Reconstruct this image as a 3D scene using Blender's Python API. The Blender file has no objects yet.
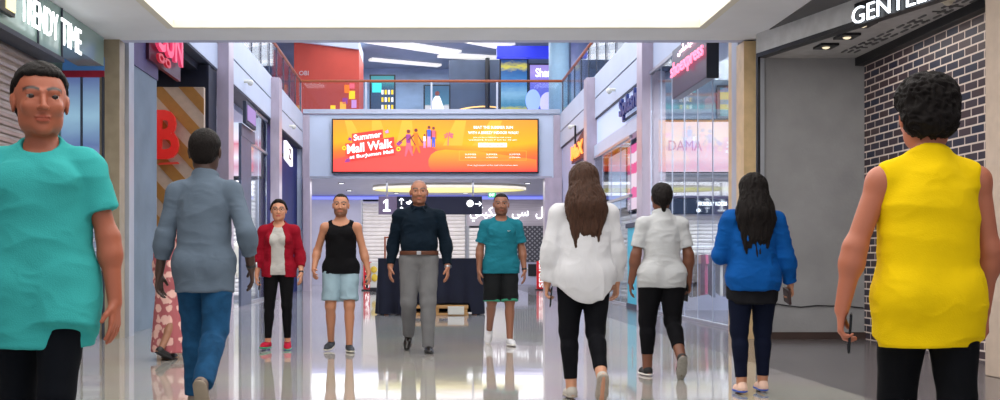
import bpy, bmesh, math, random
import numpy as np
from mathutils import Vector, Matrix
C = bpy.context.scene.collection
PI = math.pi
R = math.radians
random.seed(4)

# ---------------------------------------------------------------- materials
def _nt(name):
    m = bpy.data.materials.new(name); m.use_nodes = True
    nt = m.node_tree
    return m, nt, nt.nodes['Principled BSDF']
def mat(name, col, rough=.5, metal=0., noise=0., scale=8., bump=0., bscale=None, spec=.5, stretch=(1, 1, 1),
        alpha=None, coat=0., emit=0., trans=0., sheen=0.):
    m, nt, b = _nt(name)
    L = nt.links
    b.inputs['Roughness'].default_value = rough
    b.inputs['Metallic'].default_value = metal
    b.inputs['Specular IOR Level'].default_value = spec
    if coat: b.inputs['Coat Weight'].default_value = coat; b.inputs['Coat Roughness'].default_value = .05
    if sheen: b.inputs['Sheen Weight'].default_value = sheen
    if trans: b.inputs['Transmission Weight'].default_value = trans
    if alpha is not None: b.inputs['Alpha'].default_value = alpha
    tc = nt.nodes.new('ShaderNodeTexCoord'); mp = nt.nodes.new('ShaderNodeMapping')
    mp.inputs['Scale'].default_value = stretch
    L.new(tc.outputs['Object'], mp.inputs['Vector'])
    nz = nt.nodes.new('ShaderNodeTexNoise'); nz.inputs['Scale'].default_value = scale
    nz.inputs['Detail'].default_value = 4
    L.new(mp.outputs[0], nz.inputs['Vector'])
    rp = nt.nodes.new('ShaderNodeValToRGB')
    lo = [max(0, c * (1 - noise)) for c in col]; hi = [min(1, c * (1 + noise)) for c in col]
    rp.color_ramp.elements[0].position = .3; rp.color_ramp.elements[1].position = .7
    rp.color_ramp.elements[0].color = (*lo, 1); rp.color_ramp.elements[1].color = (*hi, 1)
    L.new(nz.outputs['Fac'], rp.inputs[0]); L.new(rp.outputs[0], b.inputs['Base Color'])
    if emit:
        L.new(rp.outputs[0], b.inputs['Emission Color']); b.inputs['Emission Strength'].default_value = emit
    if bump:
        n2 = nt.nodes.new('ShaderNodeTexNoise'); n2.inputs['Scale'].default_value = bscale or scale * 4
        n2.inputs['Detail'].default_value = 3
        L.new(mp.outputs[0], n2.inputs['Vector'])
        bp = nt.nodes.new('ShaderNodeBump'); bp.inputs['Strength'].default_value = bump
        bp.inputs['Distance'].default_value = .01
        L.new(n2.outputs['Fac'], bp.inputs['Height']); L.new(bp.outputs[0], b.inputs['Normal'])
    return m
def glow(name, col, s=1., rough=.4):
    return mat(name, col, rough, emit=s)
def glass(name, tint=(.9, .95, .97), rough=.02, a=.15):
    m = bpy.data.materials.new(name); m.use_nodes = True
    nt = m.node_tree; nt.nodes.clear()
    o = nt.nodes.new('ShaderNodeOutputMaterial')
    t = nt.nodes.new('ShaderNodeBsdfTransparent'); t.inputs[0].default_value = (*tint, 1)
    g = nt.nodes.new('ShaderNodeBsdfGlossy'); g.inputs['Roughness'].default_value = rough
    f = nt.nodes.new('ShaderNodeFresnel'); f.inputs[0].default_value = 1.5
    mx = nt.nodes.new('ShaderNodeMixShader')
    ad = nt.nodes.new('ShaderNodeMath'); ad.operation = 'MULTIPLY_ADD'; ad.inputs[1].default_value = .35; ad.inputs[2].default_value = .01
    nt.links.new(f.outputs[0], ad.inputs[0]); nt.links.new(ad.outputs[0], mx.inputs[0])
    nt.links.new(t.outputs[0], mx.inputs[1]); nt.links.new(g.outputs[0], mx.inputs[2])
    nt.links.new(mx.outputs[0], o.inputs[0])
    return m
def ramp_mat(name, stops, axis='Z', lo=0., hi=1., wave=0., emit=0., rough=.4, nscale=3., const=False, axis2=None):
    """colour bands along an object axis (a printed or displayed design)"""
    m, nt, b = _nt(name); L = nt.links
    tc = nt.nodes.new('ShaderNodeTexCoord'); sx = nt.nodes.new('ShaderNodeSeparateXYZ')
    L.new(tc.outputs['Object'], sx.inputs[0])
    mr = nt.nodes.new('ShaderNodeMapRange'); mr.inputs[1].default_value = lo; mr.inputs[2].default_value = hi
    src = sx.outputs[axis]
    if wave:
        nz = nt.nodes.new('ShaderNodeTexNoise'); nz.inputs['Scale'].default_value = nscale
        mp = nt.nodes.new('ShaderNodeMapping'); mp.inputs['Scale'].default_value = (1, 1, 2.5)
        L.new(tc.outputs['Object'], mp.inputs[0]); L.new(mp.outputs[0], nz.inputs['Vector'])
        ma = nt.nodes.new('ShaderNodeMath'); ma.operation = 'MULTIPLY_ADD'; ma.inputs[1].default_value = wave
        L.new(nz.outputs['Fac'], ma.inputs[0]); L.new(src, ma.inputs[2]); src = ma.outputs[0]
    L.new(src, mr.inputs[0])
    rp = nt.nodes.new('ShaderNodeValToRGB'); cr = rp.color_ramp
    if const: cr.interpolation = 'CONSTANT'
    while len(cr.elements) < len(stops): cr.elements.new(.5)
    for e, (p, c) in zip(cr.elements, stops): e.position = p
    for i, (p, c) in enumerate(stops):
        cr.elements[i].position = p; cr.elements[i].color = (*c, 1)
    L.new(mr.outputs[0], rp.inputs[0])
    if emit: b.inputs['Base Color'].default_value = (.03, .03, .035, 1)
    else: L.new(rp.outputs[0], b.inputs['Base Color'])
    b.inputs['Roughness'].default_value = rough
    if emit: L.new(rp.outputs[0], b.inputs['Emission Color']); b.inputs['Emission Strength'].default_value = emit
    return m
def srgb(r, g, b):
    f = lambda c: (c / 255) / 12.92 if c / 255 <= .04045 else ((c / 255 + .055) / 1.055) ** 2.4
    return (f(r), f(g), f(b))
def skin_mat(name, rough=.5):
    m, nt, b = _nt(name); L = nt.links
    a = nt.nodes.new('ShaderNodeAttribute'); a.attribute_name = 'Col'
    tc = nt.nodes.new('ShaderNodeTexCoord')
    nz = nt.nodes.new('ShaderNodeTexNoise'); nz.inputs['Scale'].default_value = 60
    L.new(tc.outputs['Object'], nz.inputs['Vector'])
    bp = nt.nodes.new('ShaderNodeBump'); bp.inputs['Strength'].default_value = .08; bp.inputs['Distance'].default_value = .005
    L.new(nz.outputs['Fac'], bp.inputs['Height']); L.new(bp.outputs[0], b.inputs['Normal'])
    L.new(a.outputs['Color'], b.inputs['Base Color'])
    b.inputs['Roughness'].default_value = rough
    b.inputs['Subsurface Weight'].default_value = .06
    b.inputs['Subsurface Radius'].default_value = (.02, .01, .006)
    return m

# ---------------------------------------------------------------- objects
def tag(o, label=None, cat=None, group=None, kind=None):
    if label: o['label'] = label
    if cat: o['category'] = cat
    if group: o['group'] = group
    if kind: o['kind'] = kind
    return o
def thing(name, label, cat, loc=(0, 0, 0), rz=0., group=None):
    o = bpy.data.objects.new(name, None); C.objects.link(o)
    o.location = loc; o.rotation_euler = (0, 0, rz)
    o.empty_display_size = .1
    return tag(o, label, cat, group)
class MB:
    def __init__(s): s.bm = bmesh.new(); s.mi = 0
    def _new(s, geo, M):
        vs = [v for v in geo if isinstance(v, bmesh.types.BMVert)]
        bmesh.ops.transform(s.bm, matrix=M, verts=vs)
        for v in vs:
            for f in v.link_faces: f.material_index = s.mi
        return vs
    def box(s, x0, y0, z0, x1, y1, z1, bev=0., M=None):
        g = bmesh.ops.create_cube(s.bm, size=1)['verts']
        T = Matrix.Translation(((x0 + x1) / 2, (y0 + y1) / 2, (z0 + z1) / 2)) @ Matrix.Diagonal((abs(x1 - x0), abs(y1 - y0), abs(z1 - z0), 1))
        s._new(g, (M @ T) if M else T)
        if bev:
            es = list({e for v in g for e in v.link_edges})
            bmesh.ops.bevel(s.bm, geom=es, offset=bev, segments=2, affect='EDGES', profile=.5)
        return s
    def cyl(s, a, b, r, r2=None, n=16, caps=True):
        a = Vector(a); b = Vector(b); d = b - a
        g = bmesh.ops.create_cone(s.bm, cap_ends=caps, segments=n, radius1=r, radius2=r if r2 is None else r2, depth=d.length)['verts']
        q = Vector((0, 0, 1)).rotation_difference(d.normalized()).to_matrix().to_4x4()
        s._new(g, Matrix.Translation((a + b) / 2) @ q); return s
    def sph(s, c, r, sc=(1, 1, 1), n=16):
        g = bmesh.ops.create_uvsphere(s.bm, u_segments=n, v_segments=max(6, n // 2), radius=r)['verts']
        s._new(g, Matrix.Translation(c) @ Matrix.Diagonal((*sc, 1))); return s
    def poly(s, pts, flip=False):
        vs = [s.bm.verts.new(p) for p in pts]
        if flip: vs.reverse()
        f = s.bm.faces.new(vs); f.material_index = s.mi; return s
    def prism(s, pts, vec):
        """extrude polygon pts by vec"""
        n = len(pts); v = Vector(vec)
        a = [s.bm.verts.new(p) for p in pts]; b = [s.bm.verts.new(Vector(p) + v) for p in pts]
        fs = [s.bm.faces.new(a), s.bm.faces.new(b[::-1])]
        for i in range(n): fs.append(s.bm.faces.new((a[i], b[i], b[(i + 1) % n], a[(i + 1) % n])))
        for f in fs: f.material_index = s.mi
        return s
    def grid(s, fn, nu, nv):
        vs = [[s.bm.verts.new(fn(i / nu, j / nv)) for j in range(nv + 1)] for i in range(nu + 1)]
        for i in range(nu):
            for j in range(nv):
                f = s.bm.faces.new((vs[i][j], vs[i + 1][j], vs[i + 1][j + 1], vs[i][j + 1])); f.material_index = s.mi; f.smooth = True
        return s
    def build(s, name, mats, parent=None, loc=None, smooth=False, M=None):
        bmesh.ops.recalc_face_normals(s.bm, faces=s.bm.faces)
        if loc is not None and parent is None:
            bmesh.ops.translate(s.bm, vec=-Vector(loc), verts=s.bm.verts)
        me = bpy.data.meshes.new(name); s.bm.to_mesh(me); s.bm.free()
        if smooth:
            for p in me.polygons: p.use_smooth = True
        for m in (mats if isinstance(mats, (list, tuple)) else [mats]): me.materials.append(m)
        o = bpy.data.objects.new(name, me); C.objects.link(o)
        if parent is not None:
            o.parent = parent
        elif loc is not None: o.location = loc
        return o
def struct(name, mb, m, loc=(0, 0, 0)):
    o = mb.build(name, m, loc=loc); o['kind'] = 'structure'; return o
def W(parent, x, y, z):
    """world point in the parent's frame (unrotated parents)"""
    return (x - parent.location.x, y - parent.location.y, z - parent.location.z)
class LocalMB(MB):
    """takes world coordinates and stores them relative to a thing"""
    def __init__(s, parent): super().__init__(); s.p = parent
    def build(s, name, mats, parent=None, **k):
        p = s.p
        root = p
        off = Vector((0, 0, 0))
        while root is not None: off += root.location; root = root.parent
        bmesh.ops.translate(s.bm, vec=-off, verts=s.bm.verts)
        return super().build(name, mats, parent or p, **k)
def text_mesh(body, size=1., bold=0., extrude=.01, align='CENTER'):
    cu = bpy.data.curves.new('lettering', 'FONT'); cu.body = body; cu.size = size
    cu.align_x = align; cu.extrude = extrude; cu.offset = bold; cu.resolution_u = 3
    o = bpy.data.objects.new('lettering', cu); C.objects.link(o)
    bpy.context.view_layer.update()
    me = bpy.data.meshes.new_from_object(o.evaluated_get(bpy.context.evaluated_depsgraph_get()))
    bpy.data.objects.remove(o); bpy.data.curves.remove(cu)
    return me
def lettering(name, body, m, parent, origin, right, up, w, h, bold=0., depth=.02, shear=0.):
    """text fitted to a box of w x h; origin = lower left corner in the parent's frame"""
    me = text_mesh(body, 1., bold, .02, 'LEFT')
    n = len(me.vertices); co = np.empty(n * 3, np.float32); me.vertices.foreach_get('co', co); co = co.reshape(-1, 3)
    lo = co.min(0); hi = co.max(0)
    u = (co[:, 0] - lo[0]) / max(1e-6, hi[0] - lo[0]) * w; v = (co[:, 1] - lo[1]) / max(1e-6, hi[1] - lo[1]) * h
    t = (co[:, 2] - lo[2]) / max(1e-6, hi[2] - lo[2]) * depth
    u = u + shear * v
    r = np.array(Vector(right).normalized()); q = np.array(Vector(up).normalized()); nn = np.cross(r, q)
    out = np.array(origin)[None] + u[:, None] * r + v[:, None] * q + t[:, None] * nn
    me.vertices.foreach_set('co', out.astype(np.float32).ravel()); me.update()
    me.materials.clear(); me.materials.append(m)
    o = bpy.data.objects.new(name, me); C.objects.link(o)
    if parent is not None: o.parent = parent
    return o

# ---------------------------------------------------------------- distance fields for figures
def smin(a, b, k):
    if k <= 0: return np.minimum(a, b)
    h = np.maximum(k - np.abs(a - b), 0) / k
    return np.minimum(a, b) - h * h * k * .25
def A3(p): return np.array(p, np.float64)
def cone(a, b, ra, rb, sq=None, flat=False, flata=False):
    a = A3(a); b = A3(b); ba = b - a; bb = max(1e-9, ba @ ba); Ln = math.sqrt(bb)
    n = None
    if sq is not None: n = A3(sq[0]); n = n / np.linalg.norm(n); s = sq[1]
    def fn(x, y, z):
        px, py, pz = x - a[0], y - a[1], z - a[2]
        tr = (px * ba[0] + py * ba[1] + pz * ba[2]) / bb
        t = np.clip(tr, 0, 1)
        tt = tr if (flat or flata) else t
        if flat and not flata: tt = np.maximum(tr, 0)
        if flata and not flat: tt = np.minimum(tr, 1)
        qx, qy, qz = px - ba[0] * tt, py - ba[1] * tt, pz - ba[2] * tt
        if n is not None:
            dn = (qx * n[0] + qy * n[1] + qz * n[2]) * (1 / s - 1)
            qx, qy, qz = qx + n[0] * dn, qy + n[1] * dn, qz + n[2] * dn
        d = np.sqrt(qx * qx + qy * qy + qz * qz) - (ra + (rb - ra) * t)
        if n is not None and s < 1: d = d * (s * .5 + .5)
        if flat: d = np.maximum(d, (tr - 1) * Ln)
        if flata: d = np.maximum(d, -tr * Ln)
        return d
    r = max(ra, rb) * (max(1, sq[1]) if sq else 1)
    return fn, np.minimum(a, b) - r, np.maximum(a, b) + r
def ell(c, r, Rm=None):
    c = A3(c); r = A3(r)
    def fn(x, y, z):
        px, py, pz = x - c[0], y - c[1], z - c[2]
        if Rm is not None:
            px, py, pz = (Rm[0, 0] * px + Rm[1, 0] * py + Rm[2, 0] * pz, Rm[0, 1] * px + Rm[1, 1] * py + Rm[2, 1] * pz,
                          Rm[0, 2] * px + Rm[1, 2] * py + Rm[2, 2] * pz)
        k0 = np.sqrt((px / r[0]) ** 2 + (py / r[1]) ** 2 + (pz / r[2]) ** 2)
        k1 = np.sqrt((px / r[0] ** 2) ** 2 + (py / r[1] ** 2) ** 2 + (pz / r[2] ** 2) ** 2)
        return k0 * (k0 - 1) / np.maximum(k1, 1e-6)
    rr = r.max() if Rm is not None else r
    return fn, c - rr, c + rr
def rbox(c, half, Rm, rad=.004):
    c = A3(c); h = A3(half) - rad
    def fn(x, y, z):
        px, py, pz = x - c[0], y - c[1], z - c[2]
        px, py, pz = (Rm[0, 0] * px + Rm[1, 0] * py + Rm[2, 0] * pz, Rm[0, 1] * px + Rm[1, 1] * py + Rm[2, 1] * pz,
                      Rm[0, 2] * px + Rm[1, 2] * py + Rm[2, 2] * pz)
        qx, qy, qz = np.abs(px) - h[0], np.abs(py) - h[1], np.abs(pz) - h[2]
        return np.sqrt(np.maximum(qx, 0) ** 2 + np.maximum(qy, 0) ** 2 + np.maximum(qz, 0) ** 2) + np.minimum(np.maximum(qx, np.maximum(qy, qz)), 0) - rad
    rr = np.linalg.norm(half)
    return fn, c - rr, c + rr
def ring(c, Rm, R0, r, sy=1., hgt=1.):
    """torus in the frame Rm (columns), flattened sideways by sy, tube stretched along its axis by hgt"""
    c = A3(c)
    def fn(x, y, z):
        px, py, pz = x - c[0], y - c[1], z - c[2]
        px, py, pz = (Rm[0, 0] * px + Rm[1, 0] * py + Rm[2, 0] * pz, Rm[0, 1] * px + Rm[1, 1] * py + Rm[2, 1] * pz,
                      Rm[0, 2] * px + Rm[1, 2] * py + Rm[2, 2] * pz)
        q = np.sqrt(px ** 2 + (py / sy) ** 2) - R0
        return np.sqrt(q * q + (pz / hgt) ** 2) - r
    rr = R0 + r * max(1, hgt)
    return fn, c - rr, c + rr
class Field:
    def __init__(s, v=.006): s.v = v; s.ops = []
    def u(s, prim, k=.0): s.ops.append(('u', prim, k)); return s
    def sub(s, prim, k=.0): s.ops.append(('s', prim, k)); return s
    def cut(s, n, d):
        """keep n.p < d"""
        s.ops.append(('c', (A3(n), d), 0)); return s
    def cutf(s, f): s.ops.append(('f', f, 0)); return s
    def mesh(s):
        lo = np.min([o[1][1] for o in s.ops if o[0] == 'u'], 0) - .03
        hi = np.max([o[1][2] for o in s.ops if o[0] == 'u'], 0) + .03
        v = s.v; N = np.ceil((hi - lo) / v).astype(int) + 1
        ax = [(lo[i] + v * np.arange(N[i])).astype(np.float32) for i in range(3)]
        D = np.full(N, .25, np.float32)
        X, Y, Z = ax[0][:, None, None], ax[1][None, :, None], ax[2][None, None, :]
        for op, pr, k in s.ops:
            if op in 'us':
                m = k + .02
                a = np.maximum(0, np.floor((pr[1] - m - lo) / v).astype(int)); b = np.minimum(N, np.ceil((pr[2] + m - lo) / v).astype(int) + 1)
                if (b <= a).any(): continue
                sl = tuple(slice(a[i], b[i]) for i in range(3))
                d = pr[0](X[sl[0]], Y[:, sl[1]], Z[:, :, sl[2]]).astype(np.float32)
                if op == 'u': D[sl] = smin(D[sl], d, k)
                else: D[sl] = -smin(-D[sl], d, k)
            elif op == 'c':
                D = np.maximum(D, (X * pr[0][0] + Y * pr[0][1] + Z * pr[0][2] - pr[1]).astype(np.float32))
            else:
                D = np.maximum(D, pr(X, Y, Z).astype(np.float32))
        S = D < 0
        cnt = np.zeros(N - 1, np.uint8)
        for i in (0, 1):
            for j in (0, 1):
                for q in (0, 1):
                    cnt += S[i:N[0] - 1 + i, j:N[1] - 1 + j, q:N[2] - 1 + q]
        act = (cnt > 0) & (cnt < 8)
        ci = np.argwhere(act)
        idx = np.full(N - 1, -1, np.int32); idx[act] = np.arange(len(ci))
        acc = np.zeros((len(ci), 3)); num = np.zeros(len(ci))
        cv = {}
        for i in (0, 1):
            for j in (0, 1):
                for q in (0, 1): cv[(i, j, q)] = D[ci[:, 0] + i, ci[:, 1] + j, ci[:, 2] + q]
        for a in cv:
            for d in range(3):
                if a[d] == 0:
                    b = list(a); b[d] = 1; b = tuple(b)
                    va, vb = cv[a], cv[b]; cr = (va < 0) != (vb < 0)
                    t = np.where(cr, va / np.where(cr, va - vb, 1), 0)
                    p = np.zeros((len(ci), 3)); p += a; p[:, d] += t
                    acc += np.where(cr[:, None], p, 0); num += cr
        V = lo + v * (ci + acc / num[:, None])
        Q = []
        for d in range(3):
            e1, e2 = [(1, 2), (2, 0), (0, 1)][d]
            sa = [slice(1, N[i] - 1) for i in range(3)]; sa[d] = slice(0, N[d] - 1)
            sb = list(sa); sb[d] = slice(1, N[d])
            A = S[tuple(sa)]; B = S[tuple(sb)]
            for flip, M in ((0, A & ~B), (1, ~A & B)):
                g = np.argwhere(M)
                if not len(g): continue
                for i in range(3):
                    if i != d: g[:, i] += 1
                def at(o1, o2):
                    h = g.copy(); h[:, e1] -= o1; h[:, e2] -= o2
                    return idx[h[:, 0], h[:, 1], h[:, 2]]
                q = np.stack([at(1, 1), at(0, 1), at(0, 0), at(1, 0)], 1)
                Q.append(q[:, ::-1] if flip else q)
        Q = np.concatenate(Q)
        Q = Q[(Q >= 0).all(1)]
        return V, Q
def vnormals(V, Q):
    n = np.cross(V[Q[:, 2]] - V[Q[:, 0]], V[Q[:, 3]] - V[Q[:, 1]])
    out = np.zeros_like(V)
    for c in range(4):
        for d in range(3): out[:, d] += np.bincount(Q[:, c], n[:, d], len(V))
    return out / np.maximum(1e-12, np.linalg.norm(out, axis=1))[:, None]
_H = np.random.RandomState(3).rand(4096).astype(np.float32)
def vnoise(P, seed=0):
    """value noise, -1..1"""
    i = np.floor(P).astype(np.int64); f = P - i; f = f * f * (3 - 2 * f)
    def h(a, b, c): return _H[((i[:, 0] + a) * 73 + (i[:, 1] + b) * 1259 + (i[:, 2] + c) * 337 + seed * 17 + (i[:, 0] + a) * (i[:, 2] + c) * 7) % 4096]
    r = 0
    for a in (0, 1):
        for b in (0, 1):
            for c in (0, 1):
                w = (f[:, 0] if a else 1 - f[:, 0]) * (f[:, 1] if b else 1 - f[:, 1]) * (f[:, 2] if c else 1 - f[:, 2])
                r = r + w * h(a, b, c)
    return r * 2 - 1
def folds(V, Q, amp=.004, sc=(9, 9, 16), seed=0, amp2=0., sc2=(40, 40, 40)):
    N = vnormals(V, Q)
    P = V * np.array(sc) + 20
    w = np.stack([vnoise(P * .5 + 7, seed), vnoise(P * .5 + 31, seed + 2), vnoise(P * .5 + 77, seed + 3)], 1) * .9
    n = 1 - np.abs(vnoise(P + w, seed + 1)) * 2
    d = amp * n
    if amp2: d = d + amp2 * vnoise(V * np.array(sc2) + 50, seed + 9)
    return V + N * d[:, None], Q
def vq_mesh(name, V, Q, m, parent, col=None):
    me = bpy.data.meshes.new(name)
    me.vertices.add(len(V)); me.vertices.foreach_set('co', V.astype(np.float32).ravel())
    me.loops.add(len(Q) * 4); me.loops.foreach_set('vertex_index', Q.astype(np.int32).ravel())
    me.polygons.add(len(Q)); me.polygons.foreach_set('loop_start', np.arange(len(Q), dtype=np.int32) * 4)
    me.update(calc_edges=True)
    if col is not None:
        ca = me.color_attributes.new('Col', 'FLOAT_COLOR', 'POINT')
        c4 = np.ones((len(V), 4), np.float32); c4[:, :3] = col
        ca.data.foreach_set('color', c4.ravel())
    me.materials.append(m)
    o = bpy.data.objects.new(name, me); C.objects.link(o); o.parent = parent
    return o
# ---------------------------------------------------------------- figures
def nrm(v): v = A3(v); return v / np.linalg.norm(v)
def rotm(yaw=0., pitch=0., roll=0.):
    """columns = axes of a frame turned by yaw about z, nodded by pitch (forward, towards -y) and rolled sideways"""
    cy, sy = math.cos(yaw), math.sin(yaw); cp, sp = math.cos(pitch), math.sin(pitch); cr, sr = math.cos(roll), math.sin(roll)
    Rz = np.array([[cy, -sy, 0], [sy, cy, 0], [0, 0, 1]]); Rx = np.array([[1, 0, 0], [0, cp, -sp], [0, sp, cp]])
    Ry = np.array([[cr, 0, sr], [0, 1, 0], [-sr, 0, cr]])
    return Rz @ Rx @ Ry
class Human:
    """front is -y, left is +x.  limb directions are (outward, forward, up)"""
    def __init__(s, H, legs, arms, lean=.03, head=(0, 0, 0), w=1., fem=False, belly=0., bust=0., limb=1., hip=1., twist=0., v=.006, foot=1.,
                 curl=(.35, .35), plant='L', hs=1., ll=None):
        s.H = H; s.w = w; s.fem = fem; s.belly = belly; s.bust = bust; s.limb = limb; s.hipw = hip; s.v = v; s.curl = dict(L=curl[0], R=curl[1])
        s.ll = ll or limb; s.lean = lean; s.Rt = rotm(0, lean); s.Rs = rotm(twist, lean)
        s.J = {}
        for n, sd in (('L', 1), ('R', -1)):
            th, sh, ft = legs[n]
            f = lambda v: nrm((sd * v[0], -v[1], v[2]))
            hp = A3((sd * .05 * H * hip, 0, 0)); kn = hp + f(th) * .245 * H; an = kn + f(sh) * .245 * H
            fd = f(ft); up = -f(sh); up = nrm(up - fd * (up @ fd)); side = np.cross(up, fd)
            s.J['leg' + n] = (hp, kn, an); s.J['foot' + n] = (fd, up, side)
            ua, fa, ha = arms[n]
            so = s.Rs @ A3((sd * .099 * H * w, .006 * H, .262 * H)); el = so + f(ua) * .166 * H; wr = el + f(fa) * .145 * H
            s.J['arm' + n] = (so, el, wr); s.J['hand' + n] = f(ha)
        s.hA = .047 * H
        def lowest(n):
            an = s.J['leg' + n][2]; fd, up, side = s.J['foot' + n]
            return min((an - up * s.hA + fd * t)[2] for t in (-.035 * H, .105 * H))
        s.base = -lowest(plant)
        o = 'R' if plant == 'L' else 'L'; sd = 1 if o == 'L' else -1; sh = A3(legs[o][1]); th = A3(legs[o][0]); hp = s.J['leg' + o][0]
        for i in range(60):           # bend the free leg until its toe clears the floor
            if lowest(o) >= -s.base - .002: break
            sh = sh + A3((0, -.03, 0)); ft = A3(legs[o][2]) + A3((0, 0, -.012 * i))
            f = lambda v: nrm((sd * v[0], -v[1], v[2]))
            kn = s.J['leg' + o][1]; an = kn + f(sh) * .245 * H; fd = f(ft); up = -f(sh); up = nrm(up - fd * (up @ fd))
            s.J['leg' + o] = (hp, kn, an); s.J['foot' + o] = (fd, up, np.cross(up, fd))
        for i in range(60):           # or lower it back to the floor
            if lowest(o) <= -s.base + .012: break
            sh = sh + A3((0, .02 if sh[1] < 0 else -.02, 0)) if abs(sh[1]) > .03 else sh; th = th * A3((1, .9, 1))
            f = lambda v: nrm((sd * v[0], -v[1], v[2]))
            kn = hp + f(th) * .245 * H; an = kn + f(sh) * .245 * H; fd = s.J['foot' + o][0]; up = -f(sh); up = nrm(up - fd * (up @ fd))
            s.J['leg' + o] = (hp, kn, an); s.J['foot' + o] = (fd, up, np.cross(up, fd))
        off = A3((0, 0, s.base))
        for n in 'LR':
            s.J['leg' + n] = tuple(p + off for p in s.J['leg' + n]); s.J['arm' + n] = tuple(p + off for p in s.J['arm' + n])
        s.off = off
        s.hh = .145 * H * hs
        s.Rh = rotm(*head)
        s.nb = s.T(0, .014, .298)
        s.hc = s.T(0, -.004, .399 + (hs - 1) * .06)
    def T(s, x, y, z): return s.Rt @ (A3((x, y, z)) * s.H) + s.off
    def Hd(s, x, y, z): return s.hc + s.Rh @ (A3((x, y, z)) * s.hh)
    def torso(s, F, e=0., k=.05, top=True, low=True, wz=1.):
        H, w = s.H, s.w; g = .83 if s.fem else 1.
        F.u(ell(s.T(0, .002, .2), (.088 * H * w * (.93 if s.fem else 1) + e, .064 * H * w + e, .105 * H + e), s.Rt), k)
        F.u(ell(s.T(0, 0, .10), (.078 * H * w * g + e * wz, .056 * H * w + e * wz, .09 * H), s.Rt), k)
        if s.belly: F.u(ell(s.T(0, -.02, .10), (.078 * H * w + e, (.05 + s.belly) * H + e, .085 * H), s.Rt), k)
        if top:
            F.u(cone(s.J['armL'][0] - A3((.02 * H, 0, -.002 * H)), s.J['armR'][0] + A3((.02 * H, 0, .002 * H)), .026 * H + e, .026 * H + e), k * .7)
            for n in 'LR':
                so = s.J['arm' + n][0]
                F.u(cone(s.T(0, .015, .312), so * .8 + s.T(0, .01, .29) * .2, .021 * H + e * .6, .016 * H + e * .8), .03)
        if low:
            F.u(ell(s.T(0, .004, .01), (.092 * H * s.hipw * w + e, .062 * H * w + e, .065 * H + e), s.Rt), k)
            for sd in (1, -1): F.u(ell(s.T(sd * .043 * s.hipw, .03, -.012), (.048 * H + e, .045 * H + e, .05 * H + e)), .04)
        if s.bust:
            for sd in (1, -1): F.u(ell(s.T(sd * .042, -.048, .2), (.036 * H + e, (.02 + s.bust) * H + e, .036 * H + e)), .03)
        if not s.fem and not s.belly:
            for sd in (1, -1): F.u(ell(s.T(sd * .04, -.045, .225), (.042 * H + e, .022 * H + e, .035 * H + e)), .03)
    def arm(s, F, n, e=0., t=2., e2=None, k=.03, flat=True):
        H, q = s.H, s.limb; so, el, wr = s.J['arm' + n]; e2 = e if e2 is None else e2
        lim = lambda u: e + (e2 - e) * u / max(t, 1e-6)
        F.u(ell(so + A3((0, 0, -.006 * H)), (.0285 * H * q + e * .8,) * 3), .025)
        ra, rb = .0265 * H * q, .0225 * H * q
        if t <= 1:
            b = so + (el - so) * t
            F.u(cone(so, b, ra + e, ra + (rb - ra) * t + e2, flat=flat), k); return b, nrm(el - so)
        F.u(cone(so, el, ra + e, rb + lim(1)), k)
        rc, rd = .0245 * H * q, .0155 * H * q
        u = t - 1; b = el + (wr - el) * u
        F.u(cone(el, b, rc + lim(1), rc + (rd - rc) * u + e2, flat=flat and t != 2), k)
        F.u(ell(el + (wr - el) * .25, (.026 * H * q + lim(1.2),) * 3), .03) if u > .4 else None
        return b, nrm(wr - el)
    def leg(s, F, n, e=0., t=2., e2=None, k=.025, flat=True):
        H, q = s.H, s.ll; hp, kn, an = s.J['leg' + n]; e2 = e if e2 is None else e2
        lim = lambda u: e + (e2 - e) * u / max(t, 1e-6)
        r0, r1 = .054 * H * q * (.5 + .5 * s.hipw), .034 * H * q
        if t <= 1:
            b = hp + (kn - hp) * t
            F.u(cone(hp, b, r0 + e, r0 + (r1 - r0) * t + e2, flat=flat), k); return b, nrm(kn - hp)
        F.u(cone(hp, kn, r0 + e, r1 + lim(1)), k)
        r2, r3 = .032 * H * q, .0205 * H * q
        u = t - 1; b = kn + (an - kn) * u
        F.u(cone(kn, b, r2 + lim(1), r2 + (r3 - r2) * u + e2, flat=flat and t != 2), k)
        if u > .5:
            back = nrm(an - kn); bk = A3((0, 1, 0)); bk = nrm(bk - back * (bk @ back))
            c = kn + (an - kn) * .3 + bk * .010 * H
            F.u(cone(c, c + (an - kn) * .18, .029 * H * q + lim(1.3) * .8, .022 * H * q + lim(1.3) * .8), .03)
        return b, nrm(an - kn)
    def hand_frame(s, n):
        sd = 1 if n == 'L' else -1; d = s.J['hand' + n]
        nn = A3((-sd, .25, 0)); nn = nrm(nn - d * (nn @ d)); t = np.cross(d, nn)
        if t[1] > 0 and abs(t[1]) > .05: t = -t
        return d, nn, t
    def hand(s, F, n):
        H = s.H / 1.75 * (.93 if s.fem else 1); d, nn, t = s.hand_frame(n); wr = s.J['arm' + n][2]; curl = s.curl[n]
        for j, (o, ln) in enumerate(((.031, .070), (.0105, .079), (-.0105, .073), (-.031, .056))):
            b = wr + (d * (.088 - abs(o) * .25) + t * o) * H
            F.u(cone(wr + t * o * .45 * H + d * .008 * H, b, .0145 * H, .0115 * H), .012)
            p = b; a = curl * (.55 + .12 * j); dd = nrm(d + t * o * 3.2)
            for q, (fr, r0, r1) in enumerate(((.44, .0098, .0090), (.31, .0090, .0082), (.25, .0082, .0070))):
                dv = nrm(dd * math.cos(a) + nn * math.sin(a)); e = p + dv * ln * fr * H
                F.u(cone(p, e, r0 * H, r1 * H), .003); p = e; a += curl * (1.0 if q == 0 else .8)
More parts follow.
